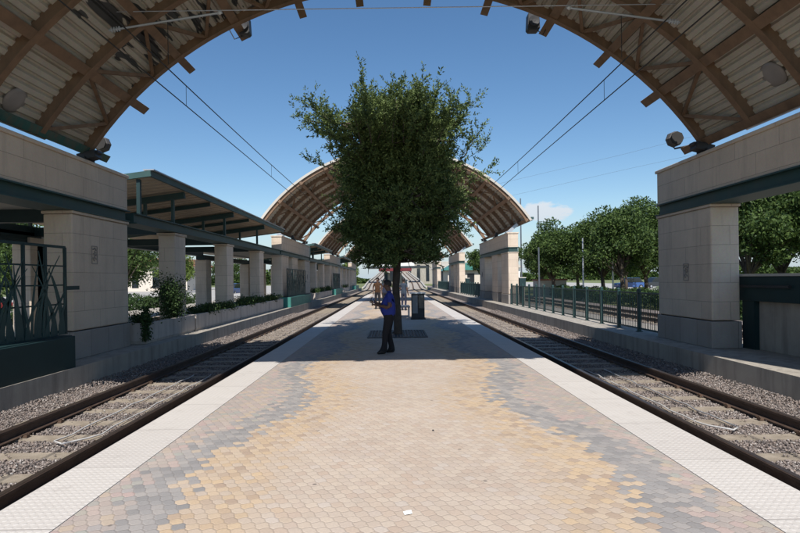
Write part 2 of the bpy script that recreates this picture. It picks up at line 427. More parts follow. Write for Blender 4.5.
# plaza, road, car park
p = MB(); p.box(-15.6, -22, -12, 160, -.6, -.12); struct(p.build('plaza', 'road'))
p = MB(); p.box(-22.1, -58, -20, 200, -.6, -.2); struct(p.build('left_car_park', 'road'))
p = MB(); p.box(30, 62, 20, 230, -.6, -.45); struct(p.build('right_car_park', 'road'))

# ------------------------------------------------------------------ rail tracks
def rail_prof(cx, z0=-.42):
    return [(cx-.07,z0),(cx+.07,z0),(cx+.07,z0+.012),(cx+.012,z0+.03),(cx+.012,z0+.105),(cx+.037,z0+.118),(cx+.037,z0+.148),(cx+.03,z0+.155),
            (cx-.03,z0+.155),(cx-.037,z0+.148),(cx-.037,z0+.118),(cx-.012,z0+.105),(cx-.012,z0+.03),(cx-.07,z0+.012)]
def sleeper_mb(cx, y):
    m = MB(); m.prism([(cx-1.28,-.56),(cx+1.28,-.56),(cx+1.26,-.428),(cx+.9,-.424),(cx+.55,-.445),(cx-.55,-.445),(cx-.9,-.424),(cx-1.26,-.428)], y-.115, y+.115)
    m.cur = 1
    for sg in (-1, 1):
        for q in (-1, 1):
            x = cx+sg*.755+q*.1
            m.box(x-.03, x+.03, y-.035, y+.035, -.43, -.395)
            m.tube([(x-.03, y-.05, -.393), (x+q*.01, y, -.378), (x-.03, y+.05, -.393)], .008, 5)
    return m
def track(name, cx, y0, y1, label, first):
    th = thing(name, label, 'railway track', (cx, y0, -.42), 'railway tracks beside the platform' if abs(cx) < 8 else None)
    for sg in (-1, 1):
        m = MB(); m.prism(rail_prof(cx+sg*.755), y0, y1); r_ = m.build('rail', 'rust', th)
        hs = sub(r_, th['_o'])
        m = MB(); m.box(cx+sg*.755-.031, cx+sg*.755+.031, y0, y1, -.264, -.2625); m.build('rail_head', 'railhead', hs)
    proto = sleeper_mb(cx, first).build('sleeper', ['sleeper', 'clip'], th)
    k = 1; rest = MB()
    while first+k*.762 < y1:
        y = first+k*.762
        if k < 99:
            c = proto.copy(); C.objects.link(c); c.parent = th.obj; c.location = (0, k*.762, 0)
        else:
            rest.cur = 0; rest.box(cx-1.28, cx+1.28, y-.115, y+.115, -.56, -.426)
        k += 1
    if rest.v:
        o = rest.build('far_sleepers', 'sleeper', th); o['kind'] = 'stuff'
track('railway_track', -TC, -4, 108, 'rusty railway track on ballast left of the paved platform', -.2)
track('railway_track', TC, -4, 108, 'rusty railway track on ballast right of the paved platform', .15)
track('railway_track', 12.3, -2, 108, 'outer railway track behind the green fence on the right', .0)

# inductive loop cables lying in the tracks
def loop(cx, sg, y0, y1, label):
    xa, xb = cx-sg*.34, cx+sg*.06     # platform side, outer side
    pts = [(xb, y1, -.405)]
    n = 14
    for i in range(n+1):
        y = y1+(y0-y1)*i/n; pts.append((xb+.02*math.sin(i*2.1), y, -.40-.012*(i%2)))
    pts += [(xb-sg*.16, y0-.12, -.40), (xa+sg*.25, y0-.12, -.40), (xa+sg*.05, y0+.12, -.40)]
    for i in range(1, n+1):
        y = y0+(y1-y0)*i/n; pts.append((xa+.02*math.sin(i*1.7), y, -.40-.012*(i%2)))
    m = MB(); m.tube(pts, .011, 6); tag(m.build('loop_cable', 'cable', smooth=True), label, 'cable')
loop(-TC, -1, 7.1, 12.0, 'white looped conduit lying on the sleepers of the left track')
loop(TC, 1, 7.3, 12.0, 'white looped conduit lying on the sleepers of the right track')

# scattered ballast stones near the camera
def gravel():
    rng = np.random.default_rng(3)
    P0 = []
    for sg in (-1, 1):
        for (ya, yb, dens) in ((3, 10, 1050), (10, 20, 600), (20, 34, 260)):
            w = LEDGE-HALF-.03; cnt = int(dens*w*(yb-ya))
            x = rng.uniform(HALF+.03, LEDGE-.02, cnt); y = rng.uniform(ya, yb, cnt)
            rx = np.abs(x-TC)
            f = 0.0 if sg < 0 else 0.0
            first = -.2 if sg < 0 else .15
            ph = np.abs(((y-first)/.762+.5) % 1-.5)*.762
            z = np.full(cnt, -.462)
            sh = x > TC+1.25
            z[sh] = -.455+np.clip((x[sh]-TC-1.25)*.12, 0, .1)+rng.uniform(0, .015, sh.sum())
            keep = ~((ph < .12) & (rx < 1.27) & (rng.uniform(0, 1, cnt) > .025)) & ~(np.abs(rx-.755) < .075)
            onsl = keep & (ph < .12) & (rx < 1.27); z[onsl] = -.425
            sz = rng.uniform(.011, .024, cnt)*(1 if ya < 20 else 1.25)
            P0.append(np.stack([sg*x, y, z+rng.uniform(0, .014, cnt), sz], 1)[keep])
    Q = np.concatenate(P0); n = len(Q)
    base = np.array([(1,0,0),(-1,0,0),(0,1,0),(0,-1,0),(0,0,1),(0,0,-1)], float)
    fc = np.array([(0,2,4),(2,1,4),(1,3,4),(3,0,4),(2,0,5),(1,2,5),(3,1,5),(0,3,5)])
    A = rng.normal(size=(n,3,3)); q, _ = np.linalg.qr(A)
    rad = rng.uniform(.65, 1.25, (n,6,1))*Q[:,3][:,None,None]
    v = np.einsum('kj,nij->nki', base, q)*rad; v[:,:,2] *= .8
    v += Q[:,None,:3]
    f = (fc[None]+np.arange(n)[:,None,None]*6).reshape(-1,3)
    return np_mesh('ballast_stones', v.reshape(-1,3), f, 'stones', nside=3)
struct(gravel(), 'stuff')

# ------------------------------------------------------------------ vaulted canopies
RR, CC = 8.49, -1.79            # rib radius and centre height relative to the eye line
AN0, AN1 = 34.3, 145.7
def vault(yf, yn_fn, flare, label, name='arched_canopy', deckm='deck2', bare=False, nbay=7, ynr=None, detail=True):
    """yf: far rib plane; ynr: reference near end (for rib spacing)"""
    Lr = yf-ynr
    def s_(y): return 1+flare*max(0, yf-y)/9.3
    def pt(an, r, y):
        s = s_(y); a = math.radians(an); return (s*r*math.cos(a), y, EYE+s*(CC+r*math.sin(a)))
    th = thing(name, label, 'canopy roof', (0, (yf+ynr)/2, 0), 'brown arched canopies over the tracks')
    ydeck = yf-Lr/nbay if bare else yf+.03
    # deck, corrugated, raked near end
    m = MB(); n = int(16.6/.19)*(6 if detail else 4); per = 6 if detail else 4; th_ = .03
    prof = [0,0,0,0,1.15,1.15] if per == 6 else [0,.4,1,.6]
    A0, A1 = AN0-.8, AN1+.8
    angs = [A0+(A1-A0)*i/n for i in range(n+1)]
    ny = 2
    vs, fs = [], []
    for lay in range(2):
        for i, an in enumerate(angs):
            r = RR+.165+prof[i%per]*.05+lay*.012
            for j in range(ny+1):
                y = yn_fn(an)+(ydeck-yn_fn(an))*j/ny; vs.append(pt(an, r, y))
    W = ny+1; K = len(angs)*W
    for lay in range(2):
        for i in range(n):
            for j in range(ny):
                a = lay*K+i*W+j; fs.append((a, a+1, a+W+1, a+W))
    for i in range(n):
        for j in (0, ny):
            a = i*W+j; fs.append((a, a+W, K+a+W, K+a))
    m.add(vs, fs); m.build('roof_deck', deckm, th)
    # edge flashing on the near end (pale line in the photo)
    m = MB(); st = 60
    for i in range(st):
        a0, a1 = A0+(A1-A0)*i/st, A0+(A1-A0)*(i+1)/st
        m.bar(pt(a0, RR+.20, yn_fn(a0)-.02), pt(a1, RR+.20, yn_fn(a1)-.02), .05, .14, (0,0,1) if 60 < a0 < 120 else (1,0,0))
    m.build('edge_flashing', 'concrete_light', th)
    # ribs
    ys = [yf-Lr*k/nbay for k in range(nbay+1)]
    for k, y in enumerate(ys):
        m = MB(); st = 48; vs = []; fs = []
        w = .04
        for i in range(st+1):
            an = AN0+(AN1-AN0)*i/st; yy = y if k < nbay else yn_fn(an)+.1
            if k == nbay-1: yy = max(y, yn_fn(an)+.1+.6)
            for dy, r in ((-w, RR), (w, RR), (w, RR+.20), (-w, RR+.20)): vs.append(pt(an, r, yy+dy))
        for i in range(st):
            for q in range(4): fs.append((i*4+q, i*4+(q+1)%4, (i+1)*4+(q+1)%4, (i+1)*4+q))
        fs += [(0,1,2,3), (st*4+3, st*4+2, st*4+1, st*4)]
        m.add(vs, fs)
        # bottom flange
        vs = []
        for i in range(st+1):
            an = AN0+(AN1-AN0)*i/st; yy = y if k < nbay else yn_fn(an)+.1
            if k == nbay-1: yy = max(y, yn_fn(an)+.1+.6)
            for dy, r in ((-.065, RR-.015), (.065, RR-.015), (.065, RR+.001), (-.065, RR+.001)): vs.append(pt(an, r, yy+dy))
        m.add(vs, fs); m.build('rib', 'brown', th)
    # purlins
    pas = [34.5, 44.6, 54.6, 64.8, 75, 84.5, 95.5, 105, 115.2, 125.4, 135.4, 145.5]
    for i, an in enumerate(pas):
        m = MB(); big = i in (1, 3, 8, 10)
        rin = RR+.10 if big else RR+.09; hw = .52 if big else .45       # half width in degrees
        y0, y1 = yn_fn(an)-.05, yf+.68
        vs = []
        for y in (y0, y1):
            for a, r in ((an-hw, rin-.14), (an+hw, rin-.14), (an+hw, rin), (an-hw, rin)): vs.append(pt(a, r, y))
        m.add(vs, [(0,1,2,3),(7,6,5,4),(0,4,5,1),(1,5,6,2),(2,6,7,3),(3,7,4,0)])
        vs = []
        for y in (y0, y1-.0):
            for a, r in ((an-hw-.16, rin-.16), (an+hw+.16, rin-.16), (an+hw+.16, rin-.139), (an-hw-.16, rin-.139)): vs.append(pt(a, r, y))
        m.add(vs, [(0,1,2,3),(7,6,5,4),(0,4,5,1),(1,5,6,2),(2,6,7,3),(3,7,4,0)])
        m.build('purlin', 'tealeave' if (i == 11 and deckm == 'deck') else 'brown', th)
    # zig-zag braces in the end bays
    for (ya, yb) in ((ys[0], ys[1]), (ys[-2]-0, ys[-3])):
        for i in range(len(pas)-1):
            mid = (pas[i]+pas[i+1])/2
            if ya != ys[0]: ya2 = max(ya, yn_fn(mid)+.8)
            else: ya2 = ya
            for an in (pas[i], pas[i+1]):
                m = MB(); m.bar(pt(mid, RR+.06, ya2), pt(an, RR+.06, yb), .07, .07); m.build('brace', 'brown', th)
    # gutters on both eaves
    for sgn, an in ((1, 33.9), (-1, 146.1)):
        m = MB(); a = [pt(an, RR+.34, y) for y in (yn_fn(an), ys[1]+.1)]; m.bar(a[0], a[1], .16, .14); 
        m.build('gutter', 'green' if sgn < 0 else 'fascia', th)
        m = MB(); a = [pt(an-(.5*sgn), RR+.30, y) for y in (yn_fn(an), ys[1]+.5)]; m.tube([a[0], a[1]], .045, 8)
        m.build('pipe', 'green' if sgn < 0 else 'galv', th)
    # bearing brackets on the stone walls
    for sgn, an in ((1, 34.5), (-1, 145.5)):
        for y in (ys[0], ys[3], ys[-2]-.2):
            q = Vector(pt(an, RR-.2, y)); m = MB()
            bx = sgn*(WALL+.22); m.box(bx-.2, bx+.2, y-.22, y+.22, 4.44, 4.52)
            m.bar((bx, y-.02, 4.5), q+Vector((0,0,.05)), .16, .3, (0,1,0)); m.bar((bx-sgn*.12, y, 4.5), q+Vector((-sgn*.05,0,.1)), .06, .2, (0,1,0)) 
            m.build('bearing_bracket', 'dark_metal' if y != ys[-2]-.2 else 'galv', th)
    return th, pt, ys
KS = .83
def arcz(an, s): return EYE+s*(CC+(RR+.25)*math.sin(math.radians(an)))
def yn1(an):  # unseen near end, shaped so its shadow edge falls straight across the platform
    y = 11.25-KS*arcz(an, 1.14); k = min(1, max(0, (abs(an-90)-42)/2)); return y*(1-k)+3.6*k  # eave sides lengthened out of view to shade the side ledges
v1, pt1, ys1 = vault(12.5, yn1, .155, 'nearest brown arched canopy overhead, pale corrugated deck peeling on its left side', deckm='deck', ynr=3.9, nbay=6)
def flat(y): return lambda an: y
v2, pt2, ys2 = vault(42.7, flat(33.4), .155, 'second arched canopy, framed by the near one behind the big tree', bare=True, ynr=33.4, detail=False)
v3, pt3, ys3 = vault(67.8, flat(58.4), .155, 'third arched canopy, seen small right of the tree', bare=True, ynr=58.4, detail=False)
v4, pt4, ys4 = vault(98.8, flat(89.5), .155, 'farthest and smallest arched canopy above the last white pillar', bare=True, ynr=89.5, detail=False)

# dome lamps under the deck
for an, y, lab in ((143.5, 10.35, 'grey round dome lamp under the left side of the near canopy'), (38.3, 10.2, 'grey round dome lamp under the right side of the near canopy')):
    q = Vector(pt1(an, RR+.2, y)); cdir = Vector((-math.cos(math.radians(an)), 0, -math.sin(math.radians(an))))
    m = MB(); prof = [(.27, 0), (.26, .025), (.20, .05), (.10, .065), (.01, .07)]
    m.lathe((0,0,0), prof, 20)
    o = m.build('dome_lamp', 'dome', smooth=True); o.location = q; o.rotation_euler = cdir.to_track_quat('Z', 'Y').to_euler(); tag(o, lab, 'lamp')

# round floodlights at purlin ends and square speakers
def floodlight(loc, face, label, grp=None):
    th = thing('floodlight', label, 'floodlight', loc, grp)
    x, y, z = loc
    m = MB(); m.lathe((x, y+.06, z), [(.10,-.02),(.17,.02),(.19,.10),(.19,.17),(.13,.24),(.05,.28)], 8, 'y'); m.build('housing', 'lampgrey', th)
    m = MB(); m.lathe((x, y+.02, z), [(.155,.0),(.16,.03)], 8, 'y'); m.build('lens', 'lens', th)
    m = MB(); m.tube([(x, y+.2, z-.17), (x-face*.02, y+.2, z-.22), (-face*7.0, 13.08, 4.74)], .022, 6); m.build('bracket', 'dark_metal', th)
    return th
floodlight((-7.08, 13.0, 5.0), 1, 'round grey floodlight on the beam end above the left stone wall')
floodlight((6.74, 13.0, 4.93), -1, 'round grey floodlight on the beam end above the right stone wall')
def speaker(an, dx, label):
    x, y, z = an, 12.95, 7.72
    th = thing('speaker', label, 'loudspeaker', (x, y, z))
    m = MB(); m.prism([(x-.15,z-.2),(x-.1,z-.25),(x+.1,z-.25),(x+.15,z-.2),(x+.13,z+.16),(x-.13,z+.16)], y-.12, y+.12); m.build('cabinet', 'dark_metal', th, bevel=.02)
    m = MB(); m.lathe((x, y-.155, z-.05), [(.13, 0), (.12, -.02), (.04, -.012)], 14, 'y'); m.build('cone', 'dark_metal', th)
    m = MB(); m.bar((x, y, z+.16), (x, y, z+.4), .05, .05); m.tube([(x+.1, y, z-.2), (x+dx*-1.2, y, z-.32), (x-dx*2.4, y-.1, z+.15)], .014, 5); m.build('bracket', 'dark_metal', th)
speaker(3.3, -.2, 'dark loudspeaker box hanging right of the arch crown')
speaker(-3.55, .2, 'dark loudspeaker box hanging left of the arch crown')

# ------------------------------------------------------------------ stone gateways carrying the vaults
def glyph(m, sg, y, z, kind):
    x = sg*(WALL-.004); 
    def st(a, b, w=.025): m.bar((x, y+a[0], z+a[1]), (x, y+b[0], z+b[1]), .02, w, (sg, 0, 0))
    for a, b in (((-.11,-.2),(-.11,.2)), ((.11,-.2),(.11,.2)), ((-.11,.2),(.11,.2)), ((-.11,-.2),(.11,-.2))): st(a, b, .018)
    S = (((-.07,.12),(.0,.16)), ((.0,.16),(.07,.10)), ((-.06,.03),(.06,.06)), ((0,.1),(-.02,-.05)), ((-.02,-.05),(.07,-.1)), ((-.07,-.06),(-.02,-.14)), ((.03,-.02),(.08,.03)))
    for a, b in S: st(a if not kind else (-a[0], a[1]), b if not kind else (-b[0], b[1]), .035)
def gateway(sg, yfar, label, plaq=None, length=11.2, d0=2.45):
    th = thing('stone_gateway', label, 'stone portal', (sg*(WALL+.32), yfar-length/2, 0), 'stone gateways carrying the canopies')
    x0, x1 = sg*WALL, sg*(WALL+.63); ynear = yfar-length
    def sx(x): return sg*x
    m = MB(); m.box(sx(WALL), sx(WALL+.63), ynear, yfar, 3.52, 4.36); m.build('parapet', 'stone', th, bevel=.012)
    m = MB(); m.box(sx(WALL-.04), sx(WALL+.67), ynear-.04, yfar+.04, 4.36, 4.44); m.build('coping', 'stone', th, bevel=.015)
    m = MB(); m.box(sx(WALL-.05), sx(WALL+.66), ynear-.03, yfar+.03, 3.23, 3.26); m.box(sx(WALL+.05), sx(WALL+.6), ynear+.02, yfar-.02, 3.26, 3.49); m.box(sx(WALL-.06), sx(WALL+.67), ynear-.03, yfar+.03, 3.49, 3.52)
    m.build('steel_beam', 'green', th)
    for (a, b) in ((d0, 0), (7.6, 5.6), (length, length-2.2)):
        ya, yb = yfar-a, yfar-b
        m = MB(); m.box(sx(WALL), sx(WALL+.63), ya, yb, .62, 3.16); pil = m.build('pillar', 'stone', th, bevel=.03)
        ph = sub(pil, th['_o'])
        m = MB(); m.box(sx(WALL-.025), sx(WALL+.655), ya-.025, yb+.025, 0, .60); m.build('plinth', 'base', ph, bevel=.015)
        m = MB(); m.box(sx(WALL-.03), sx(WALL+.66), ya-.03, yb+.03, 3.16, 3.23); m.build('capital', 'stone', ph, bevel=.02)
        if plaq and b == 0:
            m = MB(); glyph(m, sg, plaq[0], plaq[1], sg > 0); m.build('relief_plaque', 'base', ph)
    return th
gateway(-1, 14.2, 'nearest stone gateway on the left with a relief plaque, at the picture edge', (12.6, 2.3))
gateway(1, 14.6, 'nearest stone gateway on the right with a relief plaque, at the picture edge', (13.2, 1.72))
nm = {1: 'right', -1: 'left'}
for yf_, lab in ((44.9, 'second stone gateway on the %s, under the second arch'), (70.2, 'third stone gateway on the %s, smaller, under the third arch'), (100.6, 'farthest stone gateway on the %s, a slim pale pillar in the distance')):
    for sg in (1, -1): gateway(sg, yf_, lab % nm[sg], (yf_-1.3, 1.9))

# right: concrete windscreen wall with green band, behind the near gateway
def windscreen(y0, y1, label):
    th = thing('windscreen_wall', label, 'wall', (7.9, (y0+y1)/2, 0))
    m = MB(); m.box(7.86, 8.05, y0, y1, 0, 1.06); m.build('concrete_panel', 'concrete', th, bevel=.01)
    m = MB(); m.box(7.72, 8.12, y0, y1, 1.06, 1.60); m.build('green_band', 'darkgreen', th, bevel=.01)
    m = MB(); m.box(7.69, 8.15, y0, y1, 1.60, 1.655); m.build('top_trim', 'concrete_light', th)
    m = MB(); m.box(7.74, 7.85, y1-.55, y1-.15, 0, 1.06); m.build('post', 'darkgreen', th)
    m = MB(); m.box(7.66, 7.72, y1-1.7, y1-.2, 1.36, 1.41); m.build('shelf_rail', 'dark_metal', th)
windscreen(3.5, 12.4, 'low concrete wall with dark green band right of the near right pillar')
for y in (33.9, 59.2): windscreen(y, y+8, 'low green banded concrete wall inside the %s right gateway' % ('second' if y < 40 else 'third'))

# left: green planter box and reed screen
def greenbox(y0, y1, label):
    th = thing('green_planter', label, 'planter', (-6.75, (y0+y1)/2, 0), 'green metal planters in the left gateways')
    m = MB(); m.box(-6.38, -6.96, y0, y1, .0, .62); m.build('box', 'darkgreen' if y0 < 10 else 'sunlit_green', th, bevel=.01)  # same green paint on all boxes; far ones carry the sunlit tone
    m = MB(); m.box(-6.42, -6.92, y0+.04, y1-.04, .62, .635); m.build('lid', 'darkgreen', th)
def reeds(y0, y1, label):
    th = thing('reed_screen', label, 'metal screen', (-6.75, (y0+y1)/2, .6), 'green metal reed screens')
    rnd = random.Random(int(y0*10))
    x = -6.72; m = MB()
    for z in (2.38, .70): m.bar((x, y0, z), (x, y1, z), .04, .05)
    for z in (2.0, 1.62, 1.24): m.bar((x+.0, y0, z), (x, y1, z), .025, .028)
    k = 0
    yy = y1
    while yy > y0:
        m.bar((x, yy, .636), (x, yy, 2.38), .045, .05, (1,0,0)); yy -= .62
    m.build('frame', 'darkgreen', th)
    for i in range(min(72, int((y1-y0)/.075))):
        m = MB(); yb = y1-.1-i*(y1-y0-.2)/min(72, int((y1-y0)/.075)); h = rnd.uniform(.7, 1.65); ln = rnd.uniform(-.75, .75)
        pts = []
        for j in range(7):
            t_ = j/6; pts.append((min(y1-.06, max(y0+.06, yb+ln*t_*t_)), .637+h*t_))
        poly_l, poly_r = [], []
        for j, (a, b) in enumerate(pts):
            w = .030*(1-(j/6)**2.2)+.005; poly_l.append((a-w, b)); poly_r.append((a+w, b))
        for j in range(6):
            vs = [(x+.02+.004*(i%3), *q) for q in (poly_l[j], poly_r[j], poly_r[j+1], poly_l[j+1])]; vs += [(v[0]+.01, v[1], v[2]) for v in vs]
            m.add(vs, [(3,2,1,0),(4,5,6,7),(0,1,5,4),(1,2,6,5),(2,3,7,6),(3,0,4,7)])
        m.build('reed_blade', 'green', th)
    m = MB(); m.box(x-.02, x+.03, y1-.02, y1+.45, 1.52, 1.6); m.build('wall_bracket', 'darkgreen', th)
greenbox(3.0, 10.75, 'dark green metal planter box below the reed screen at the left edge')
reeds(5.0, 11.0, 'green metal screen of reed blades left of the near left pillar')
for k_, y in ((0, 33.2), (1, 59.0), (2, 89.4)):
    nme = ('second', 'third', 'farthest')[k_]
    greenbox(y, y+8, 'green planter box in the %s left gateway, painted in a sunlit tone' % nme)
    if k_ < 2: reeds(y+.6, y+7.5, 'reed blade screen in the %s left gateway' % nme)

# ------------------------------------------------------------------ flat canopies on the left
def shed(ya, yb, cols, label):
    th = thing('flat_canopy', label, 'canopy', (-9.5, (ya+yb)/2, 0), 'flat canopies over the left side platform')
    xe, xi = -6.78, -13.2; ze, zi = 4.62, 3.84
    def zz(x): return ze+(zi-ze)*(x-xe)/(xi-xe)
    m = MB(); m.add([(xe,ya,ze),(xi,ya,zi),(xi,yb,zi),(xe,yb,ze),(xe,ya,ze+.05),(xi,ya,zi+.05),(xi,yb,zi+.05),(xe,yb,ze+.05)],
                    [(0,1,2,3),(7,6,5,4),(0,4,5,1),(3,2,6,7),(1,5,6,2),(0,3,7,4)]); m.build('roof_boards', 'tan', th)
    m = MB()
    k = 0; y = ya+.25
    while y < yb:                                  # board battens below
        m.bar((xe-.05, y, zz(xe-.05)-.012), (xi+.1, y, zz(xi+.1)-.012), .035, .024); y += .42
    m.build('batten', 'tan', th)
    m = MB(); m.bar((xe+.035,ya-.06,ze+.02),(xe+.035,yb+.06,ze+.02), .07, .16); m.bar((xe+.07,ya-.035,ze+.02),(xi,ya-.035,zi+.02), .07, .16); m.bar((xe,yb+.035,ze+.02),(xi,yb+.035,zi+.02), .07, .16)
    m.build('fascia', 'fascia', th)
    m = MB(); m.bar((xe+.0,ya-.04,ze+.125),(xe+.0,yb+.04,ze+.125), .3, .03); m.build('drip_edge', 'galv', th)
    m = MB(); m.box(-7.05, -7.15, ya+.02, ya+.12, 3.51, 4.5); m.build('corner_post', 'darkgreen', th)
    for y in cols:
        for yy in (y+.45,):
            m = MB(); m.bar((xe-.08, yy, zz(xe-.08)-.14), (xi+.2, yy, zz(xi+.2)-.14), .12, .2); m.build('joist', 'green', th)
            for x in (-7.25, -8.15, -11.9):
                m = MB(); m.bar((x, yy, 3.48), (x, yy, zz(x)-.23), .09, .09, (1,0,0)); m.build('post', 'green', th)
            m = MB(); m.box(-7.7, -12.2, yy-.1, yy+.1, 3.2, 3.48); m.build('cross_beam', 'darkgreen', th)
        m = MB(); m.box(-7.02, -7.55, y, y+.9, 0, 3.14); c = m.build('column', 'stone', th, bevel=.03)
        m = MB(); m.box(-6.99, -7.58, y-.03, y+.93, 3.14, 3.21); m.build('capital', 'stone', sub(c, th['_o']))
        m = MB(); m.box(-11.6, -12.2, y, y+.9, 0, 3.14); m.build('column', 'stone', th, bevel=.03)
    m = MB(); m.box(-6.95, -7.6, ya-.4, yb+.3, 3.23, 3.26); m.box(-7.03, -7.5, ya-.4, yb+.3, 3.26, 3.48); m.box(-6.94, -7.6, ya-.4, yb+.3, 3.48, 3.51); m.build('steel_beam', 'green', th)
    m = MB(); m.box(-11.7, -12.1, ya-.4, yb+.3, 3.2, 3.5); m.build('back_beam', 'darkgreen', th)
    for y in [c+2.9 for c in cols[:-1]]:
        m = MB(); m.bar((xe-.08, y, zz(xe-.08)-.1), (xi+.2, y, zz(xi+.2)-.1), .08, .14); m.build('joist', 'green', th)
shed(15.0, 33.0, [17.3, 22.7, 28.2], 'nearest flat canopy on stone columns at left, tan underside with green beams')
shed(45.6, 58.3, [48.2, 53.6], 'second flat canopy at left, beyond the second arch')
shed(71.0, 88.6, [73.5, 79.0, 84.5], 'farthest flat canopy at left, a few thin roof lines')
# inner canopy next to the near left gateway (soffit and back columns)
th = thing('inner_canopy', 'shaded low canopy behind the left reed screen', 'canopy', (-10, 9, 0))
m = MB(); m.box(-7.66, -13, 2, 14.4, 3.52, 3.66); m.build('soffit', 'concrete_light', th)
for y in (3.4, 8.4, 13.6):
    m = MB(); m.box(-7.66, -12.6, y, y+.25, 3.2, 3.52); m.build('cross_beam', 'darkgreen', th)
m = MB(); m.box(-11.7, -12.2, 2, 18, 2.95, 3.3); m.build('back_beam', 'darkgreen', th)
for y in (6.5, 11.9, 17.6):
    m = MB(); m.box(-11.6, -12.3, y, y+.9, 0, 2.95 if y < 14 else 2.94); m.build('column', 'stone', th, bevel=.03)

th = thing('inner_canopy', 'shaded soffit with back columns beyond the nearest flat canopy', 'canopy', (-10, 39, 0))
m = MB(); m.box(-7.66, -13, 33.6, 45, 3.52, 3.66); m.build('soffit', 'concrete_light', th)
m = MB(); m.box(-11.7, -12.2, 33.4, 45, 3.0, 3.3); m.build('back_beam', 'darkgreen', th)
for y in (33.5, 43.2):
    m = MB(); m.box(-11.6, -12.3, y, y+.9, 0, 2.99); m.build('column', 'stone', th, bevel=.03)

# ------------------------------------------------------------------ foliage tools
def leaves(name, centers, dirs, size, mat, parent, rng, aspect=2.2):
    n = len(centers)
    a = dirs/np.linalg.norm(dirs, axis=1, keepdims=True)
    b = np.cross(a, rng.normal(size=(n,3))); b /= np.linalg.norm(b, axis=1, keepdims=True)+1e-9
    l = (size*rng.uniform(.6, 1.3, n))[:,None]; w = l/aspect
    v = np.stack([centers-a*l*.5, centers+b*w*.5, centers+a*l*.5, centers-b*w*.5], 1)
    f = np.arange(n*4).reshape(n,4)
    return np_mesh(name, v.reshape(-1,3), f, mat, parent)
def clump_tree(name, label, x, y, zb, h, rx, crown_lo, seed, nleaf, mat='leaf_bg', group=None, ls=.16, trunk_r=.16):
    rng = np.random.default_rng(seed); rnd = random.Random(seed)
    th = thing(name, label, 'tree', (x, y, zb), group)
    cz = zb+(crown_lo+h)/2; rz = (h-crown_lo)/2
    tm = MB(); top = (x+rnd.uniform(-.2,.2), y, zb+crown_lo+rz*.9)
    tm.tube([(x,y,zb),(x+.03,y,zb+crown_lo*.6),(x-.05,y,zb+crown_lo),top], [trunk_r*1.25, trunk_r, trunk_r*.85, trunk_r*.3], 8)
    cl = []
    nc = 46
    for i in range(nc):
        while True:
            p = rng.uniform(-1, 1, 3)
            if .25 < np.linalg.norm(p) < 1: break
        p *= .55+.45*rng.uniform()
        c = np.array([x+p[0]*rx, y+p[1]*rx, cz+p[2]*rz]); cl.append((c, rng.uniform(.2, .42)*rx))
    for c, r in cl[:14]:
        tm.tube([(x-.03,y,zb+crown_lo*.9),((x+c[0])/2,(y+c[1])/2,(zb+crown_lo+c[2])/2+.1),tuple(c)], [trunk_r*.45, trunk_r*.3, .02], 5)
    tm.build('trunk', 'trunk', th, smooth=True)
    w = np.array([r**2 for _, r in cl]); w /= w.sum(); idx = rng.choice(nc, nleaf, p=w)
    cs = np.array([c for c, _ in cl])[idx]; rs = np.array([r for _, r in cl])[idx]
    d = rng.normal(size=(nleaf,3)); d /= np.linalg.norm(d, axis=1, keepdims=True)
    rr = rng.uniform(0, 1, nleaf)**.45
    pos = cs+d*(rs*rr)[:,None]*np.array([1,1,.75])
    pos[:,2] = np.maximum(pos[:,2], zb+crown_lo*.8)
    dirs = d*.5+rng.normal(size=(nleaf,3))*.5+np.array([0,0,-.2])
    leaves('crown', pos, dirs, ls, mat, th, rng, 1.8)
    return th

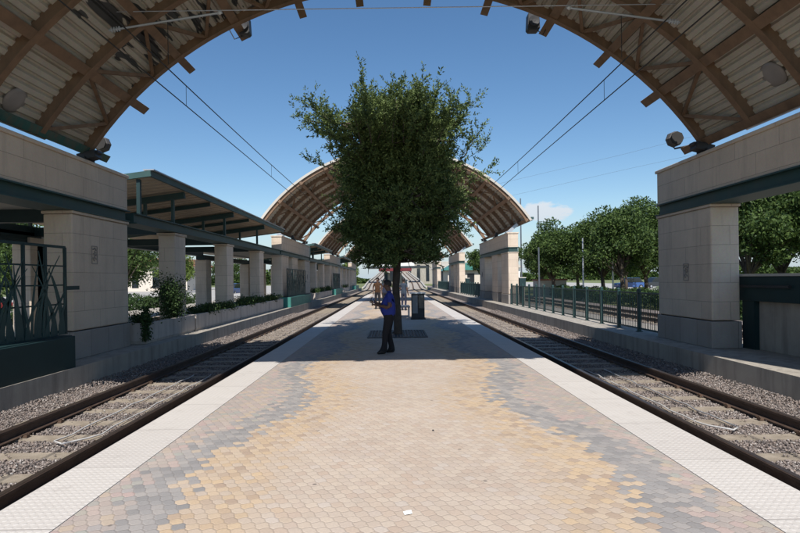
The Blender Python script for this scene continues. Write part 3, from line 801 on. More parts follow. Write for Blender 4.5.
# main tree on the platform
def main_tree():
    rng = np.random.default_rng(11); rnd = random.Random(5)
    X0, Y0 = .0, 16.3
    th = thing('oak_tree', 'dense dark green tree growing from a grate in the middle of the platform', 'tree', (X0, Y0, 0))
    tm = MB()
    tm.tube([(0,Y0,0),(.02,Y0,.08),(.01,Y0,.6),(-.03,Y0,1.4),(.02,Y0,2.1),(.0,Y0,2.7)], [.17,.13,.115,.11,.11,.11], 12)
    centers, dirs = [], []
    def env(p):   # crown envelope radius test
        az_ = math.atan2(p[1]-Y0, p[0]); z_ = p[2]; r = math.hypot(p[0], p[1]-Y0)
        R = float(np.interp(z_, [2.0, 2.5, 3.1, 4.0, 5.0, 5.8, 6.25, 6.45], [.5, 1.0, 1.5, 1.9, 2.1, 1.95, 1.4, -1])); R *= 1+.12*math.sin(az_*3+z_*1.3+2)+.10*math.sin(az_*5-z_*2.1)
        return r <= R
    def spray(p0, d0, length, r0, lv):
        p = Vector(p0); d = Vector(d0).normalized(); n = max(4, int(length/.16)); pts = [p.copy()]; step = length/n
        for i in range(n):
            d = (d + Vector((rnd.gauss(0,.13), rnd.gauss(0,.13), rnd.gauss(.05,.1)))).normalized()
            p = p + d*step; pts.append(p.copy())
            if lv >= 1:
                k = 5 if lv == 1 else 9
                for _ in range(k):
                    o = Vector((rnd.gauss(0,1), rnd.gauss(0,1), rnd.gauss(0,1))).normalized()
                    centers.append(tuple(p+o*rnd.uniform(.01,.085)+d*rnd.uniform(-.1,.1))); dirs.append(tuple(d*.7+o*.8))
            if lv < 2 and i > n*.15:
                for _ in range(2 if lv == 1 else 2):
                    if rnd.random() < (.95 if lv == 1 else 1):
                        o = Vector((rnd.gauss(0,1), rnd.gauss(0,1), rnd.gauss(.25,.8))).normalized()
                        nd = (d*.6+o).normalized()
                        spray(p, nd, length*rnd.uniform(.28,.5) if lv == 0 else rnd.uniform(.22,.55), r0*.5, lv+1)
        if lv < 2: tm.tube(pts, [max(.004, r0*(1-.85*i/n)) for i in range(n+1)], 5 if lv else 7, False)
    # primary limbs fill the crown, with upright leaders at the top
    for i in range(54):
        az = i*2.399+rnd.uniform(-.2,.2); t_ = (i+.5)/54
        el = math.radians(-14+100*t_**.85); el += rnd.uniform(-.12,.12)
        z0 = 2.15+1.7*rnd.random()*t_+.3*t_
        ex = Vector((math.cos(az)*math.cos(el), math.sin(az)*math.cos(el), math.sin(el)))
        # length to envelope
        Ls = .3; st = Vector((0, Y0, z0))
        while env(st+ex*Ls) and Ls < 6: Ls += .1
        Ls *= rnd.uniform(.6, 1.04)
        spray(st, ex, max(1.0, Ls), .05, 0)
    # wispy leaders sticking out of the outline
    for i in range(46):
        az = rnd.uniform(0, 2*PI); r = rnd.uniform(.1, 2.15); zt = 5.65-.2*r
        st = Vector((math.cos(az)*r, Y0+math.sin(az)*r, zt)); d = Vector((math.cos(az)*.24*r, math.sin(az)*.24*r, 1.0))
        spray(st, d, rnd.uniform(.75, 1.6), .014, 1)
    for az, z, L_ in ((PI*.98, 5.6, 1.2), (PI*.05, 5.1, 1.2), (-.1, 4.3, 1.25), (PI, 4.9, .9), (PI*1.03, 6.3, .95)):
        r = 1.75 if z < 6.2 else 1.2
        st = Vector((math.cos(az)*r, Y0+math.sin(az)*r, z)); spray(st, Vector((math.cos(az), math.sin(az), .35)), L_, .014, 1)
    tm.build('trunk', 'trunk', th, smooth=True)
    # filler leaves inside the volume
    nf = 12000
    d = rng.normal(size=(nf,3)); d /= np.linalg.norm(d,axis=1,keepdims=True); rr = rng.uniform(0,1,nf)**.4
    # clumped: jitter around 160 centres
    cc = rng.normal(size=(170,3)); cc /= np.linalg.norm(cc,axis=1,keepdims=True); cr = rng.uniform(.15,.93,170)**.6
    cpos = cc*cr[:,None]*np.array([1.75,1.75,1.7])+np.array([0,Y0,4.2]); cpos[:,:2] = (cpos[:,:2]-[0,Y0])*np.interp(cpos[:,2], [2.2,3,4.5,6.4], [.6,.8,1.15,.9])[:,None]+[0,Y0]
    idx = rng.integers(0,170,nf); pos = cpos[idx]+rng.normal(size=(nf,3))*np.array([.2,.2,.18])
    C_ = np.concatenate([np.array(centers), pos]); D_ = np.concatenate([np.array(dirs), d+np.array([0,0,.5])])
    keep = C_[:,2] > 2.05+.18*np.sin(C_[:,0]*3.1)+.1*np.sin(C_[:,0]*7)
    C_, D_ = C_[keep], D_[keep]
    print('main tree leaves', len(C_))
    leaves('crown', C_, D_, .085, 'leaf_main', th, rng, 2.4)
main_tree()
th = thing('tree_grate', 'dark square metal grate around the tree trunk', 'tree grate', (0, 16.3, 0))
m = MB()
for k in range(18):
    x = -.76+k*.0894
    if abs(x) > .2: m.box(x-.03, x+.03, 15.35, 17.25, .004, .022)
    else: m.box(x-.03, x+.03, 15.35, 16.05, .004, .022); m.box(x-.03, x+.03, 16.55, 17.25, .004, .022)
m.build('grille', 'dark_metal', th)
m = MB(); m.box(-.85, .85, 15.25, 15.34, .0035, .024); m.box(-.85, .85, 17.26, 17.35, .0035, .024); m.box(-.85, -.80, 15.34, 17.26, .0035, .024); m.box(.80, .85, 15.34, 17.26, .0035, .024); m.build('rim', 'dark_metal', th)

# planters with plants between left columns
def planter(y0, y1, label, plants, seed, high=.0):
    th = thing('concrete_planter', label, 'planter', (-7.05, (y0+y1)/2, 0), 'concrete planters between the left columns')
    m = MB(); xa, xb = -6.72, -7.0
    m.box(xa, xa-.1, y0, y1, .06, .56); m.box(-7.62, -7.72, y0, y1, .06, .56); m.box(xa-.1, -7.62, y0, y0+.1, .06, .56); m.box(xa-.1, -7.62, y1-.1, y1, .06, .56)
    m.box(xa-.03, -7.69, y0+.03, y1-.03, 0, .06); m.build('trough', 'planterstone', th, bevel=.012)
    m = MB(); m.box(xa-.1, -7.0, y0+.1, y1-.1, .4, .46); m.build('soil', 'soil', th)
    rng = np.random.default_rng(seed)
    for (yc, ry, h, n, lab) in plants:
        t2 = thing('shrub', lab, 'shrub', (-6.93, yc, .46), 'shrubs in the left planters')
        mm = MB(); rnd = random.Random(seed)
        tips = []
        for k in range(9):
            tp = (-6.95+rnd.uniform(-.25,.2), yc+rnd.uniform(-ry,ry), .46+h*rnd.uniform(.55,1)); tips.append(tp)
            mm.tube([(-6.93, yc+rnd.uniform(-.1,.1), .46), ((tp[0]-6.93)/2, (tp[1]+yc)/2, .46+h*.4), tp], [.012,.009,.004], 4)
        mm.build('stems', 'trunk', t2)
        c = np.array(tips)[rng.integers(0, 9, n)]; t_ = rng.uniform(.25, 1, n)[:,None]
        root = np.array([-6.93, yc, .46]); pos = root+(c-root)*t_+rng.normal(size=(n,3))*np.array([.13, min(.3,.28*ry+.08), .12*max(h,.5)])
        pos[:,2] = np.maximum(pos[:,2], .44)
        leaves('foliage', pos, rng.normal(size=(n,3)), .07, 'leaf_shrub', t2, rng, 1.7)
planter(14.6, 18.15, 'first concrete planter from the near left pillar', [(14.9, .25, .35, 900, 'small shrub spilling beside the near left pillar'), (17.0, .75, 1.35, 5200, 'tallest bushy shrub, in front of the first left column')], 1)
planter(18.25, 23.55, 'second concrete planter, with a yellow stain, at left', [(19.7, 1.0, .38, 3000, 'low hedge plant in the second left planter'), (21.9, .9, .36, 2800, 'low hedge plant before the second left column')], 2)
planter(23.65, 29.05, 'third concrete planter at left', [(25.3, 1.1, .45, 3000, 'round low shrub in the third left planter'), (27.6, .8, .4, 2400, 'low shrub before the third left column')], 3)
planter(29.15, 32.6, 'fourth concrete planter, ending at the green box', [(30.6, 1.1, .42, 2200, 'low shrub in the fourth left planter')], 4)
for (a, b, l) in ((45.8, 49.1, 'fifth'), (49.2, 54.5, 'sixth'), (54.6, 58.4, 'seventh'), (71.2, 79.8, 'eighth')):
    planter(a, b, '%s concrete planter at left, beyond the second arch' % l, [((a+b)/2, (b-a)*.35, .55, 2200, 'shrub in the %s concrete planter' % l)], int(a))
# vine trailing between pillar and first planter
rng = np.random.default_rng(9); th = thing('trailing_vine', 'dark vine hanging beside the near left pillar', 'plant', (-6.9, 14.5, 0))
pos = np.stack([rng.normal(-6.72, .05, 900), rng.normal(14.55, .09, 900), rng.uniform(.1, 1.0, 900)], 1); leaves('foliage', pos, rng.normal(size=(900,3)), .07, 'leaf_shrub', th, rng, 1.6)
m = MB(); m.tube([(-6.85,14.5,.46),(-6.75,14.55,.9),(-6.70,14.52,.5),(-6.69,14.5,.12)], .008, 5); m.build('stem', 'trunk', th)

# ------------------------------------------------------------------ fences on the right
def fence(y0, y1, label, x=7.12, sp=1.5, light=False, pole=None):
    th = thing('platform_fence', label, 'fence', (x, (y0+y1)/2, 0), 'green fences on the right side platform')
    n = int(round((y1-y0)/sp))
    ys = [y0+(y1-y0)*i/n for i in range(n+1)]
    pr = None
    for i, y in enumerate(ys):
        m = MB(); m.box(x-.045, x+.045, y-.045, y+.045, 0, 1.20); m.box(x-.075, x+.075, y-.075, y+.075, 0, .02); m.lathe((x, y, 1.20), [(.05,0),(.06,.02),(.05,.06),(.02,.08)], 8)
        m.build('post', 'green', th)
    m = MB(); m.bar((x,y0,1.14),(x,y1,1.14), .05, .045); m.build('top_rail', 'green', th)
    m = MB(); m.bar((x,y0,.10),(x,y1,.10), .04, .04); m.build('bottom_rail', 'green', th)
    m = MB(); y = y0+.1
    while y < y1:
        m.box(x-.008, x+.008, y-.008, y+.008, .12, 1.12); y += .105
    m.build('pickets', 'green', th)
fence(14.6, 33.4, 'nearest green picket fence, from the near right pillar to the second arch')
fence(45.2, 58.7, 'second green picket fence, between the second and third right gateways')
fence(70.6, 89.0, 'farthest green picket fence at right')

# ------------------------------------------------------------------ overhead wires
def catenary(sg, label):
    th = thing('overhead_wire', label, 'overhead wires', (sg*TC, 50, 5.3), 'overhead line wires above the tracks')
    xc = lambda y: sg*TC+ .12*math.sin(y*.11)*0 + sg*(-.05)
    def msg(y): 
        k = (y % 30)/30; return 5.78+.14*(2*k-1)**2
    m = MB(); m.tube([(xc(0), -6, 5.36), (xc(0), 110, 5.36)], .011, 6); m.build('contact_wire', 'wire', th)
    pts = [(xc(0), y, msg(y)) for y in range(-6, 111, 3)]
    m = MB(); m.tube(pts, .012, 6); m.build('messenger_wire', 'wire', th)
    for y in list(range(3, 110, 8)):
        m = MB(); m.tube([(xc(0), y+.5, 5.36), (xc(0), y+.5, msg(y+.5))], .005, 4); m.build('dropper', 'wire', th)
catenary(-1, 'pair of black overhead wires above the left track')
catenary(1, 'pair of black overhead wires above the right track')
def crossspan(y, z, label, pts_fn=None):
    th = thing('cantilever_arm', label, 'wire support', (0, y, z), 'overhead wire supports under the canopies')
    m = MB(); m.tube([(-7.0, y, z+.0), (7.0, y, z+.0)], .009, 5); m.build('span_wire', 'galv', th)
    for sg in (-1, 1):
        m = MB(); m.tube([(sg*5.55, y, z-.36), (sg*3.35, y, z-.04)], .022, 8); arm = m.build('arm', 'galv', th)
        h = sub(arm, th['_o'])
        m = MB(); d = Vector((sg*-2.2, 0, .32)).normalized()
        for k in range(4):
            c = Vector((sg*5.5, y, z-.35))+d*.05*k; m.lathe(c, [(.02,-.008),(.05,0),(.02,.008)], 10, 'x')
        m.tube([(sg*5.55, y, z-.36), (sg*5.3, y, z-.32)], .018, 6); m.build('insulator', 'insul', h)
        m = MB(); m.lathe(Vector((sg*3.4, y, z-.045)), [(.02,-.04),(.045,0),(.02,.04)], 10, 'x'); m.build('end_fitting', 'insul', h)
        m = MB(); m.tube([(sg*(TC-.05), y, z-.19), (sg*(TC-.05), y, 5.9)], .008, 5); m.build('hanger', 'wire', h)
crossspan(10.6, 6.92, 'grey insulated arms and span wire under the near canopy')
crossspan(41.5, 6.9, 'insulated arms and span wire under the second canopy')

# ------------------------------------------------------------------ people
def grow(name, chains, mats, classify, th, levels=2):
    """chains: list of lists of (x,y,z,rx,ry); first vertex of later chains equals an existing vertex -> branch"""
    vs, es, rad = [], [], []
    key = {}
    def vid(p):
        k = tuple(round(c, 4) for c in p[:3])
        if k not in key:
            key[k] = len(vs); vs.append(p[:3]); rad.append((p[3], p[4] if len(p) > 4 else p[3]))
        return key[k]
    for ch in chains:
        ids = [vid(p) for p in ch]
        for a, b in zip(ids, ids[1:]): es.append((a, b))
    me = bpy.data.meshes.new(name); me.from_pydata(vs, es, [])
    o = bpy.data.objects.new(name, me); C.objects.link(o)
    sk = o.modifiers.new('skin', 'SKIN'); sk.use_smooth_shade = True
    lay = me.skin_vertices[0].data
    for i, r in enumerate(rad): lay[i].radius = r
    lay[0].use_root = True
    ss = o.modifiers.new('sub', 'SUBSURF'); ss.levels = levels; ss.render_levels = levels
    dg = bpy.context.evaluated_depsgraph_get(); dg.update()
    ev = o.evaluated_get(dg); nm_ = bpy.data.meshes.new_from_object(ev)
    bpy.data.objects.remove(o); 
    for m in mats: nm_.materials.append(MAT[m])
    for p in nm_.polygons:
        p.material_index = classify(p.center); p.use_smooth = True
    ob = bpy.data.objects.new(name, nm_); C.objects.link(ob); ob.parent = th.obj
    return ob
MAT['skin_dark'] = mk('brown skin', (.10, .055, .038), .6, .1, 20, .05, 90)
MAT['skin'] = mk('tan skin', (.26, .15, .10), .6, .1, 20, .05, 90)
MAT['hair'] = mk('black hair', (.012, .010, .010), .6, .2, 40, .3, 120)
MAT['blue_shirt'] = mk('royal blue shirt', (.016, .03, .21), .85, .15, 12, .3, 25)
MAT['black_cloth'] = mk('black trousers', (.012, .012, .015), .9, .2, 12, .3, 25)
MAT['orange_shirt'] = mk('orange patterned shirt', (.055, .024, .009), .9, .8, 18, .2, 25)  # base colour darkened, tree shade put into the cloth
MAT['navy_cloth'] = mk('navy cloth', (.02, .025, .05), .9, .2, 12, .2, 25)
MAT['shoe'] = mk('black shoes', (.012, .012, .012), .5, .1, 12, 0)

def hand(w, d, side, s, curl=.5):
    """palm and five fingers from wrist w along direction d (unit); side = direction from palm to thumb"""
    w = Vector(w); d = Vector(d).normalized(); sd = Vector(side).normalized(); nrm = d.cross(sd)
    ch = []
    palm = w+d*.05*s; ch.append([(*w, .022*s, .02*s), (*palm, .032*s, .018*s), (*(w+d*.085*s), .03*s, .016*s)])
    kn = (*(w+d*.085*s), .03*s, .016*s)
    for k, (off, ln) in enumerate(((.026, .07), (.009, .08), (-.009, .075), (-.025, .058))):
        b0 = w+d*.095*s+sd*off*s; b1 = b0+(d*(1-curl*.5)+nrm*curl*.6)*ln*.5*s; b2 = b1+(d*(1-curl)+nrm*curl)*ln*.5*s
        ch.append([kn, (*b0, .009*s, .009*s), (*b1, .008*s, .008*s), (*b2, .006*s, .006*s)])
    t0 = w+d*.03*s+sd*.03*s; t1 = t0+(d*.6+sd*.6)*.04*s; t2 = t1+(d*.9+sd*.1)*.03*s
    ch.append([(*palm, .032*s, .018*s), (*t0, .013*s, .012*s), (*t1, .010*s, .010*s), (*t2, .007*s, .007*s)])
    return ch

def person(x, y, rz, H, label, joints, mats, hairlen, grp=None, fat=1.0, phone=False):
    """local frame: faces -Y before rotation rz; z up; joints override the default standing pose"""
    th = thing('person', label, 'person', (x, y, 0), grp, rz)
    s = H/1.72; J = dict(
        pelvis=(0,0,.93), waist=(0,.0,1.08), chest=(0,.01,1.28), neck0=(0,.015,1.43), neck=(0,.0,1.50), head=(0,-.01,1.60), crown=(0,.0,1.675),
        hipL=(-.09,0,.88), kneeL=(-.10,-.02,.50), ankL=(-.105,.03,.085), toeL=(-.115,-.13,.035),
        hipR=(.09,0,.88), kneeR=(.10,-.02,.50), ankR=(.105,.03,.085), toeR=(.115,-.13,.035),
        shL=(-.175,.01,1.39), elL=(-.23,.04,1.12), wrL=(-.22,-.06,.90), shR=(.175,.01,1.39), elR=(.23,.04,1.12), wrR=(.22,-.06,.90))
    J.update(joints); J = {k: tuple(c*s for c in v) for k, v in J.items()}
    f = fat
    def q(k, a, b=None): return (*J[k], a*s, (b if b is not None else a)*s)
    ch = [[q('pelvis', .145*f, .105*f*f**.6), q('waist', .135*f, .11*f*f**.6), q('chest', .155*f**.7, .115*f), q('neck0', .09, .075), q('neck', .052), q('head', .083, .095), q('crown', .06, .072)]]
    for S in 'LR':
        ch.append([q('pelvis', .145*f, .105*f), q('hip'+S, .095*f**.7), q('knee'+S, .062*f**.6), q('ank'+S, .048*f**.6)])
        ch.append([q('ank'+S, .043), q('toe'+S, .036, .03)])
        hx = J['ank'+S]; ch.append([q('ank'+S, .043), (hx[0], hx[1]+.04*s, .038*s, .034*s, .034*s)])
        ch.append([q('chest', .155*f**.7, .115*f**.7), q('sh'+S, .06), q('el'+S, .043), q('wr'+S, .028)])
        d = (Vector(J['wr'+S])-Vector(J['el'+S])).normalized(); side = Vector((0,-1,.3)) if abs(d.y) < .7 else Vector((0,.2,1))
        hc = hand(J['wr'+S], d, side, s*1.0, .6 if phone else .35); hc[0][0] = q('wr'+S, .028); ch += hc
    hd = Vector(J['head'])
    ch.append([q('head', .083, .095), (hd.x, hd.y-.085*s, hd.z-.015*s, .014*s, .012*s), (hd.x, hd.y-.112*s, hd.z-.025*s, .009*s, .009*s)])   # nose
    el = [Vector(J['elL']), Vector(J['elR'])]; wr = [Vector(J['wrL']), Vector(J['wrR'])]; sh = [Vector(J['shL']), Vector(J['shR'])]
    def cls(c):
        if c.z < .085*s and True: return 3
        for e, w, h_ in zip(el, wr, sh):
            # on the forearm / hand?
            ab = w-e; t_ = max(0, (c-e).dot(ab)/ab.length_squared)
            cl = e+ab*min(t_, 1.8)
            if (c-cl).length < .052*s and t_ > .12: return 0
            ab = e-h_; t_ = (c-h_).dot(ab)/ab.length_squared
            if t_ > .62 and (c-(h_+ab*min(1.1, t_))).length < .062*s: return 0
        if c.z > 1.455*s: return 0
        if c.z < .90*s: return 2
        return 1
    body = grow('body', ch, mats, cls, th)
    bh = sub(body, (0,0,0))
    def loc_mesh(m, name, mat, sm=True):
        o = m.build(name, mat, None, smooth=sm); o.parent = th.obj; return o
    # hair
    m = MB(); R_ = .102*s; c = hd+Vector((0,.012*s,.03*s))
    n1, n2 = 16, 9; rows = []
    for i in range(n2):
        a = i/(n2-1)*PI*.62
        for k in range(n1):
            b = 2*PI*k/n1; fr = max(0, -math.sin(b))          # front faces -y
            aa = a*(1-.42*fr) if a > .5 else a
            rx_, ry_ = R_*.92, R_*1.04
            m.v.append((c.x+rx_*math.sin(aa)*math.cos(b), c.y+ry_*math.sin(aa)*math.sin(b), c.z+R_*1.02*math.cos(aa)-(hairlen*s*max(0, math.sin(b))*.6 if i == n2-1 else 0)))
    for i in range(n2-1):
        for k in range(n1): m.f.append((i*n1+k, i*n1+(k+1)%n1, (i+1)*n1+(k+1)%n1, (i+1)*n1+k)); m.mi.append(0)
    loc_mesh(m, 'hair', 'hair')
    for sx_ in (-1, 1):
        m = MB(); m.lathe((hd.x+sx_*.03*s, hd.y-.088*s, hd.z+.01*s), [(.004*s,-.01*s),(.011*s,-.004*s),(.011*s,.004*s),(.004*s,.01*s)], 8, 'y'); loc_mesh(m, 'eye', 'insul')
        m = MB(); m.lathe((hd.x+sx_*.088*s, hd.y+.01*s, hd.z-.005*s), [(.01*s,-.008*s),(.026*s,0),(.01*s,.008*s)], 8, 'x'); loc_mesh(m, 'ear', mats[0])
    m = MB(); m.box(hd.x-.024*s, hd.x+.024*s, hd.y-.094*s, hd.y-.085*s, hd.z-.060*s, hd.z-.050*s); loc_mesh(m, 'mouth', 'brick', False)
    return th, J
# foreground person in blue, facing left (-X): local -Y -> world -X : rz = -90deg
R90 = -PI/2
pth, PJ = person(-.19, 12.0, R90, 1.64, 'person in blue shirt and black trousers looking at a phone beside the tree', dict(
    pelvis=(0,.0,.93), waist=(0,-.05,1.08), chest=(0,.0,1.27), neck0=(0,.01,1.42), neck=(0,-.02,1.49), head=(0,-.05,1.585), crown=(0,-.045,1.66),
    kneeL=(-.10,-.04,.50), ankL=(-.10,.06,.085), toeL=(-.12,-.10,.035), kneeR=(.10,-.10,.50), ankR=(.11,-.13,.085), toeR=(.13,-.30,.035),
    shL=(-.185,.0,1.37), elL=(-.27,-.02,1.09), wrL=(-.16,-.32,1.18), shR=(.185,.02,1.37), elR=(.27,.0,1.09), wrR=(.12,-.30,1.14)),
    ['skin_dark', 'blue_shirt', 'black_cloth', 'shoe'], .03, fat=1.5, phone=True)
m = MB(); m.box(-.035, .035, -.012, .0, -.07, .07)
ph_ = m.build('phone', 'dark_metal', bevel=.004); tag(ph_, 'dark phone held in front of the person in blue', 'phone')
ph_.location = (-.19-.405, 12.10, 1.20); ph_.rotation_euler = (math.radians(-25), 0, R90)
person(-1.0, 30.2, -.25, 1.75, 'person in orange patterned shirt and dark trousers standing left of the trunk', dict(
    elR=(.27,.0,1.16), wrR=(.30,-.16,1.10), elL=(-.26,.03,1.14)), ['skin_dark', 'orange_shirt', 'black_cloth', 'shoe'], .05)
person(-.62, 31.2, .4, 1.66, 'person in dark navy clothes half hidden behind the orange shirted person', {}, ['skin_dark', 'navy_cloth', 'black_cloth', 'shoe'], .05)
person(.42, 28.5, 2.6, 1.70, 'person in light blue top standing right behind the tree trunk', dict(elR=(.25,-.02,1.14), wrR=(.15,-.20,1.05)), ['skin_dark', 'paleblue', 'navy_cloth', 'shoe'], .05)

# ticket cabinet / leaning bench right of the trunk
th = thing('ticket_cabinet', 'grey blue metal ticket cabinet standing right of the tree trunk', 'cabinet', (.75, 22.3, 0))
m = MB(); m.box(.62, 1.14, 22.0, 22.6, .05, 1.04); m.build('cabinet_body', 'dark_metal', th, bevel=.02)
m = MB(); m.box(.585, 1.175, 21.98, 22.62, 0, .05); m.build('foot', 'dark_metal', th)
m = MB(); m.box(.64, .86, 21.965, 21.999, .25, .98); m.build('door_panel', 'grey_metal', th)
m = MB(); m.box(.90, 1.12, 21.965, 21.999, .45, .98); m.build('display_panel', 'cardark', th)
m = MB(); m.box(.57, 1.19, 21.95, 22.65, 1.04, 1.08); m.build('lid', 'galv', th)
th = thing('metal_bench', 'small metal bench with pale legs between trunk and ticket cabinet', 'bench', (.38, 23.5, 0))
m = MB(); m.box(.12, .58, 22.9, 24.4, .44, .49); m.build('seat', 'grey_metal', th)
m = MB(); m.box(.12, .16, 22.9, 24.4, .55, .95); m.build('backrest', 'grey_metal', th)
for x, y in ((.16, 23.0), (.54, 23.0), (.16, 24.3), (.54, 24.3)):
    m = MB(); m.box(x-.025, x+.025, y-.025, y+.025, 0, .44); m.build('leg', 'galv', th)
m = MB(); m.bar((.14, 23.0, .44), (.14, 23.0, .95), .04, .04, (1,0,0)); m.bar((.14, 24.3, .44), (.14, 24.3, .95), .04, .04, (1,0,0)); m.build('upright', 'galv', th)
th = thing('information_pylon', 'dark slim information post beyond the orange shirted person', 'sign post', (-.72, 44, 0))
m = MB(); m.box(-.86, -.58, 43.92, 44.08, .3, 2.2); m.build('panel', 'darkgreen', th, bevel=.02)
m = MB(); m.box(-.76, -.68, 43.97, 44.03, 0, .3); m.build('foot', 'dark_metal', th)
# litter
m = MB(); m.add([(.0,0,0),(.055,.01,.004),(.05,.05,.012),(-.01,.045,.003),(.02,.025,.02)], [(0,1,4),(1,2,4),(2,3,4),(3,0,4)])
o = m.build('paper_scrap', 'paper'); o.location = (-.03, 3.80, .006); tag(o, 'crumpled white paper scrap on the paving near the camera', 'litter')
m = MB(); m.lathe((0,0,0), [(.001,0),(.012,.002),(.010,.010),(.001,.012)], 7); o = m.build('pebble', 'dark_metal'); o.location = (.32, 5.9, .003); tag(o, 'small dark pebble on the pale paving', 'pebble')

# ------------------------------------------------------------------ far ramps and background
def ramp_(sg, label):
    th = thing('track_ramp', label, 'railway ramp', (sg*6, 160, 0), 'distant ramps carrying the tracks up')
    pts = []
    for i in range(25):
        t_ = i/24; y = 108+t_*150; x = sg*(TC+ 2.4*math.sin(min(1, t_*2.2)*PI/2)*(1-.15*t_) - 2.9*t_); z = -.45+6.3*max(0, (t_-.10)/.9)**1.25; pts.append((x, y, z))
    m = MB()
    for a, b in zip(pts, pts[1:]):
        m.add([(a[0]-1.9,a[1],-.6),(a[0]+1.9,a[1],-.6),(a[0]+1.9,a[1],a[2]+.1),(a[0]-1.9,a[1],a[2]+.1),(b[0]-1.9,b[1],-.6),(b[0]+1.9,b[1],-.6),(b[0]+1.9,b[1],b[2]+.1),(b[0]-1.9,b[1],b[2]+.1)],
              [(0,1,2,3),(7,6,5,4),(0,4,5,1),(1,5,6,2),(2,6,7,3),(3,7,4,0)])
    m.build('embankment', 'concrete', th)
    for dx in (-1.85, 1.85):
        m = MB(); m.tube([(a[0]+dx, a[1], a[2]+.45) for a in pts], .22, 4); m.build('kerb_wall', 'concrete_light', th)
    for dx in (-.75, .75):
        m = MB(); m.tube([(a[0]+dx, a[1], a[2]+.2) for a in pts], .16, 4); m.build('rail', 'clip', th)
ramp_(1, 'pale ramp rising in the distance right of the tree trunk'); ramp_(-1, 'pale ramp rising in the distance left of the tree trunk')
th = thing('far_station_canopy', 'distant red fascia canopy with white top behind the tree trunk', 'canopy', (0, 150, 0))
m = MB(); m.box(-4.2, 4.8, 150, 158, 3.85, 4.6); m.build('red_fascia', 'red', th)
m = MB(); m.box(-5.4, 5.6, 150.5, 157.5, 5.2, 6.1); m.build('white_roof', 'white', th)
m = MB(); m.box(-7.4, 9.0, 150.2, 157.8, 4.6, 5.2); m.build('roof_band', 'cardark', th)
for x in (-1.5, 1.8):
    m = MB(); m.box(x-.3, x+.3, 153, 153.6, -.6, 3.4); m.build('support', 'concrete', th)
def house(x, y, w, d, h, wall, roof, label, rh=1.6, nwin=4, flatr=False):
    th = thing('building', label, 'building', (x, y, -.6))
    m = MB(); m.box(x-w/2, x+w/2, y-d/2, y+d/2, -.6, h); m.build('wall', wall, th)
    m = MB()
    if flatr: m.box(x-w/2-.4, x+w/2+.4, y-d/2-.4, y+d/2+.4, h, h+.5)
    else: m.prism([(x-w/2-.8, h), (x+w/2+.8, h), (x+w/2-1.5, h+rh), (x-w/2+1.5, h+rh)], y-d/2-.8, y+d/2+.8)
    m.build('roof', roof, th)
    for i in range(nwin):
        wx = x-w/2+w*(i+.5)/nwin; m = MB(); m.box(wx-.7, wx+.7, y-d/2-.05, y-d/2+.05, .5, h-.7); m.build('window', 'glass', th)
house(16.5, 112, 12, 10, 3.2, 'stucco', 'roofgreen', 'pale house with a green metal roof beyond the outer track', 1.4)
house(22, 150, 22, 14, 4.2, 'white', 'concrete_light', 'low white building farther behind the green roofed house', 1.5, 7)
house(14, 235, 34, 14, 8.2, 'concrete', 'concrete_light', 'long grey building at the end of the tracks', 1, 9, True)
house(-58, 120, 30, 14, 5.0, 'stucco', 'brick', 'pale building with a red brown roof behind the left car park', 1.6, 7)
house(-66, 60, 24, 20, 4.2, 'stucco', 'concrete_light', 'long pale building at far left seen between the columns', 1.0, 6, True)

# trees right
T = 'trees behind the right track'
specs = [(19.2, 46.0, 7.6, 3.3, 'tree right of the far fence, shorter, beside the second right gateway', 21, 'leaf_bg', 9000),
 (24.2, 52.5, 9.9, 4.6, 'tallest dark green tree, left of the near right pillar', 22, 'leaf_bg', 17000),
 (20.6, 54.0, 8.0, 4.0, 'medium tree between the tallest tree and the grey cabinet', 23, 'leaf_bg', 12000),
 (16.6, 57.0, 7.6, 3.4, 'small rounded tree rising behind the grey cabinet', 24, 'leaf_bg', 10000),
 (29.5, 60.0, 9.8, 4.0, 'broad tree directly behind the near right pillar', 25, 'leaf_bg', 12000),
 (27.0, 38.0, 9.3, 4.2, 'big tree seen between near right pillar and picture edge', 26, 'leaf_bg', 17000),
 (21.4, 33.0, 7.6, 3.0, 'dense tree right of the near right pillar over the low wall', 27, 'leaf_bg', 11000),
 (25.5, 31.0, 8.8, 3.4, 'tree at the right picture edge over the low wall', 28, 'leaf_bg', 11000),
 (27.5, 66, 9.5, 4.6, 'tree filling the gap behind the tallest right hand tree', 61, 'leaf_bg', 11000),
 (23.5, 70, 8.6, 4.4, 'tree behind the medium right hand tree', 62, 'leaf_bg', 9000),
 (20, 74, 7.6, 3.6, 'background tree behind the small rounded tree', 63, 'leaf_bg', 8000),
 (34, 80, 10.5, 4.6, 'far tree behind the blue parked car', 29, 'leaf_bg', 10000),
 (24, 84, 8.5, 4.0, 'far tree in the gap left of the blue parked car', 30, 'leaf_bg2', 8000),
 (15.5, 96, 7.5, 3.0, 'small tree next to the green roofed house', 31, 'leaf_bg', 6000),
 (22.5, 118, 8.5, 4.0, 'round tree behind the green roofed house', 32, 'leaf_bg', 6000)]
for (x, y, h, r, lab, sd, mt, nl) in specs:
    clump_tree('tree', lab, x, y, -.6, h+.6, r, 2.3, sd, int(nl*1.5), mt, T, .24 if y < 60 else .34, .2)
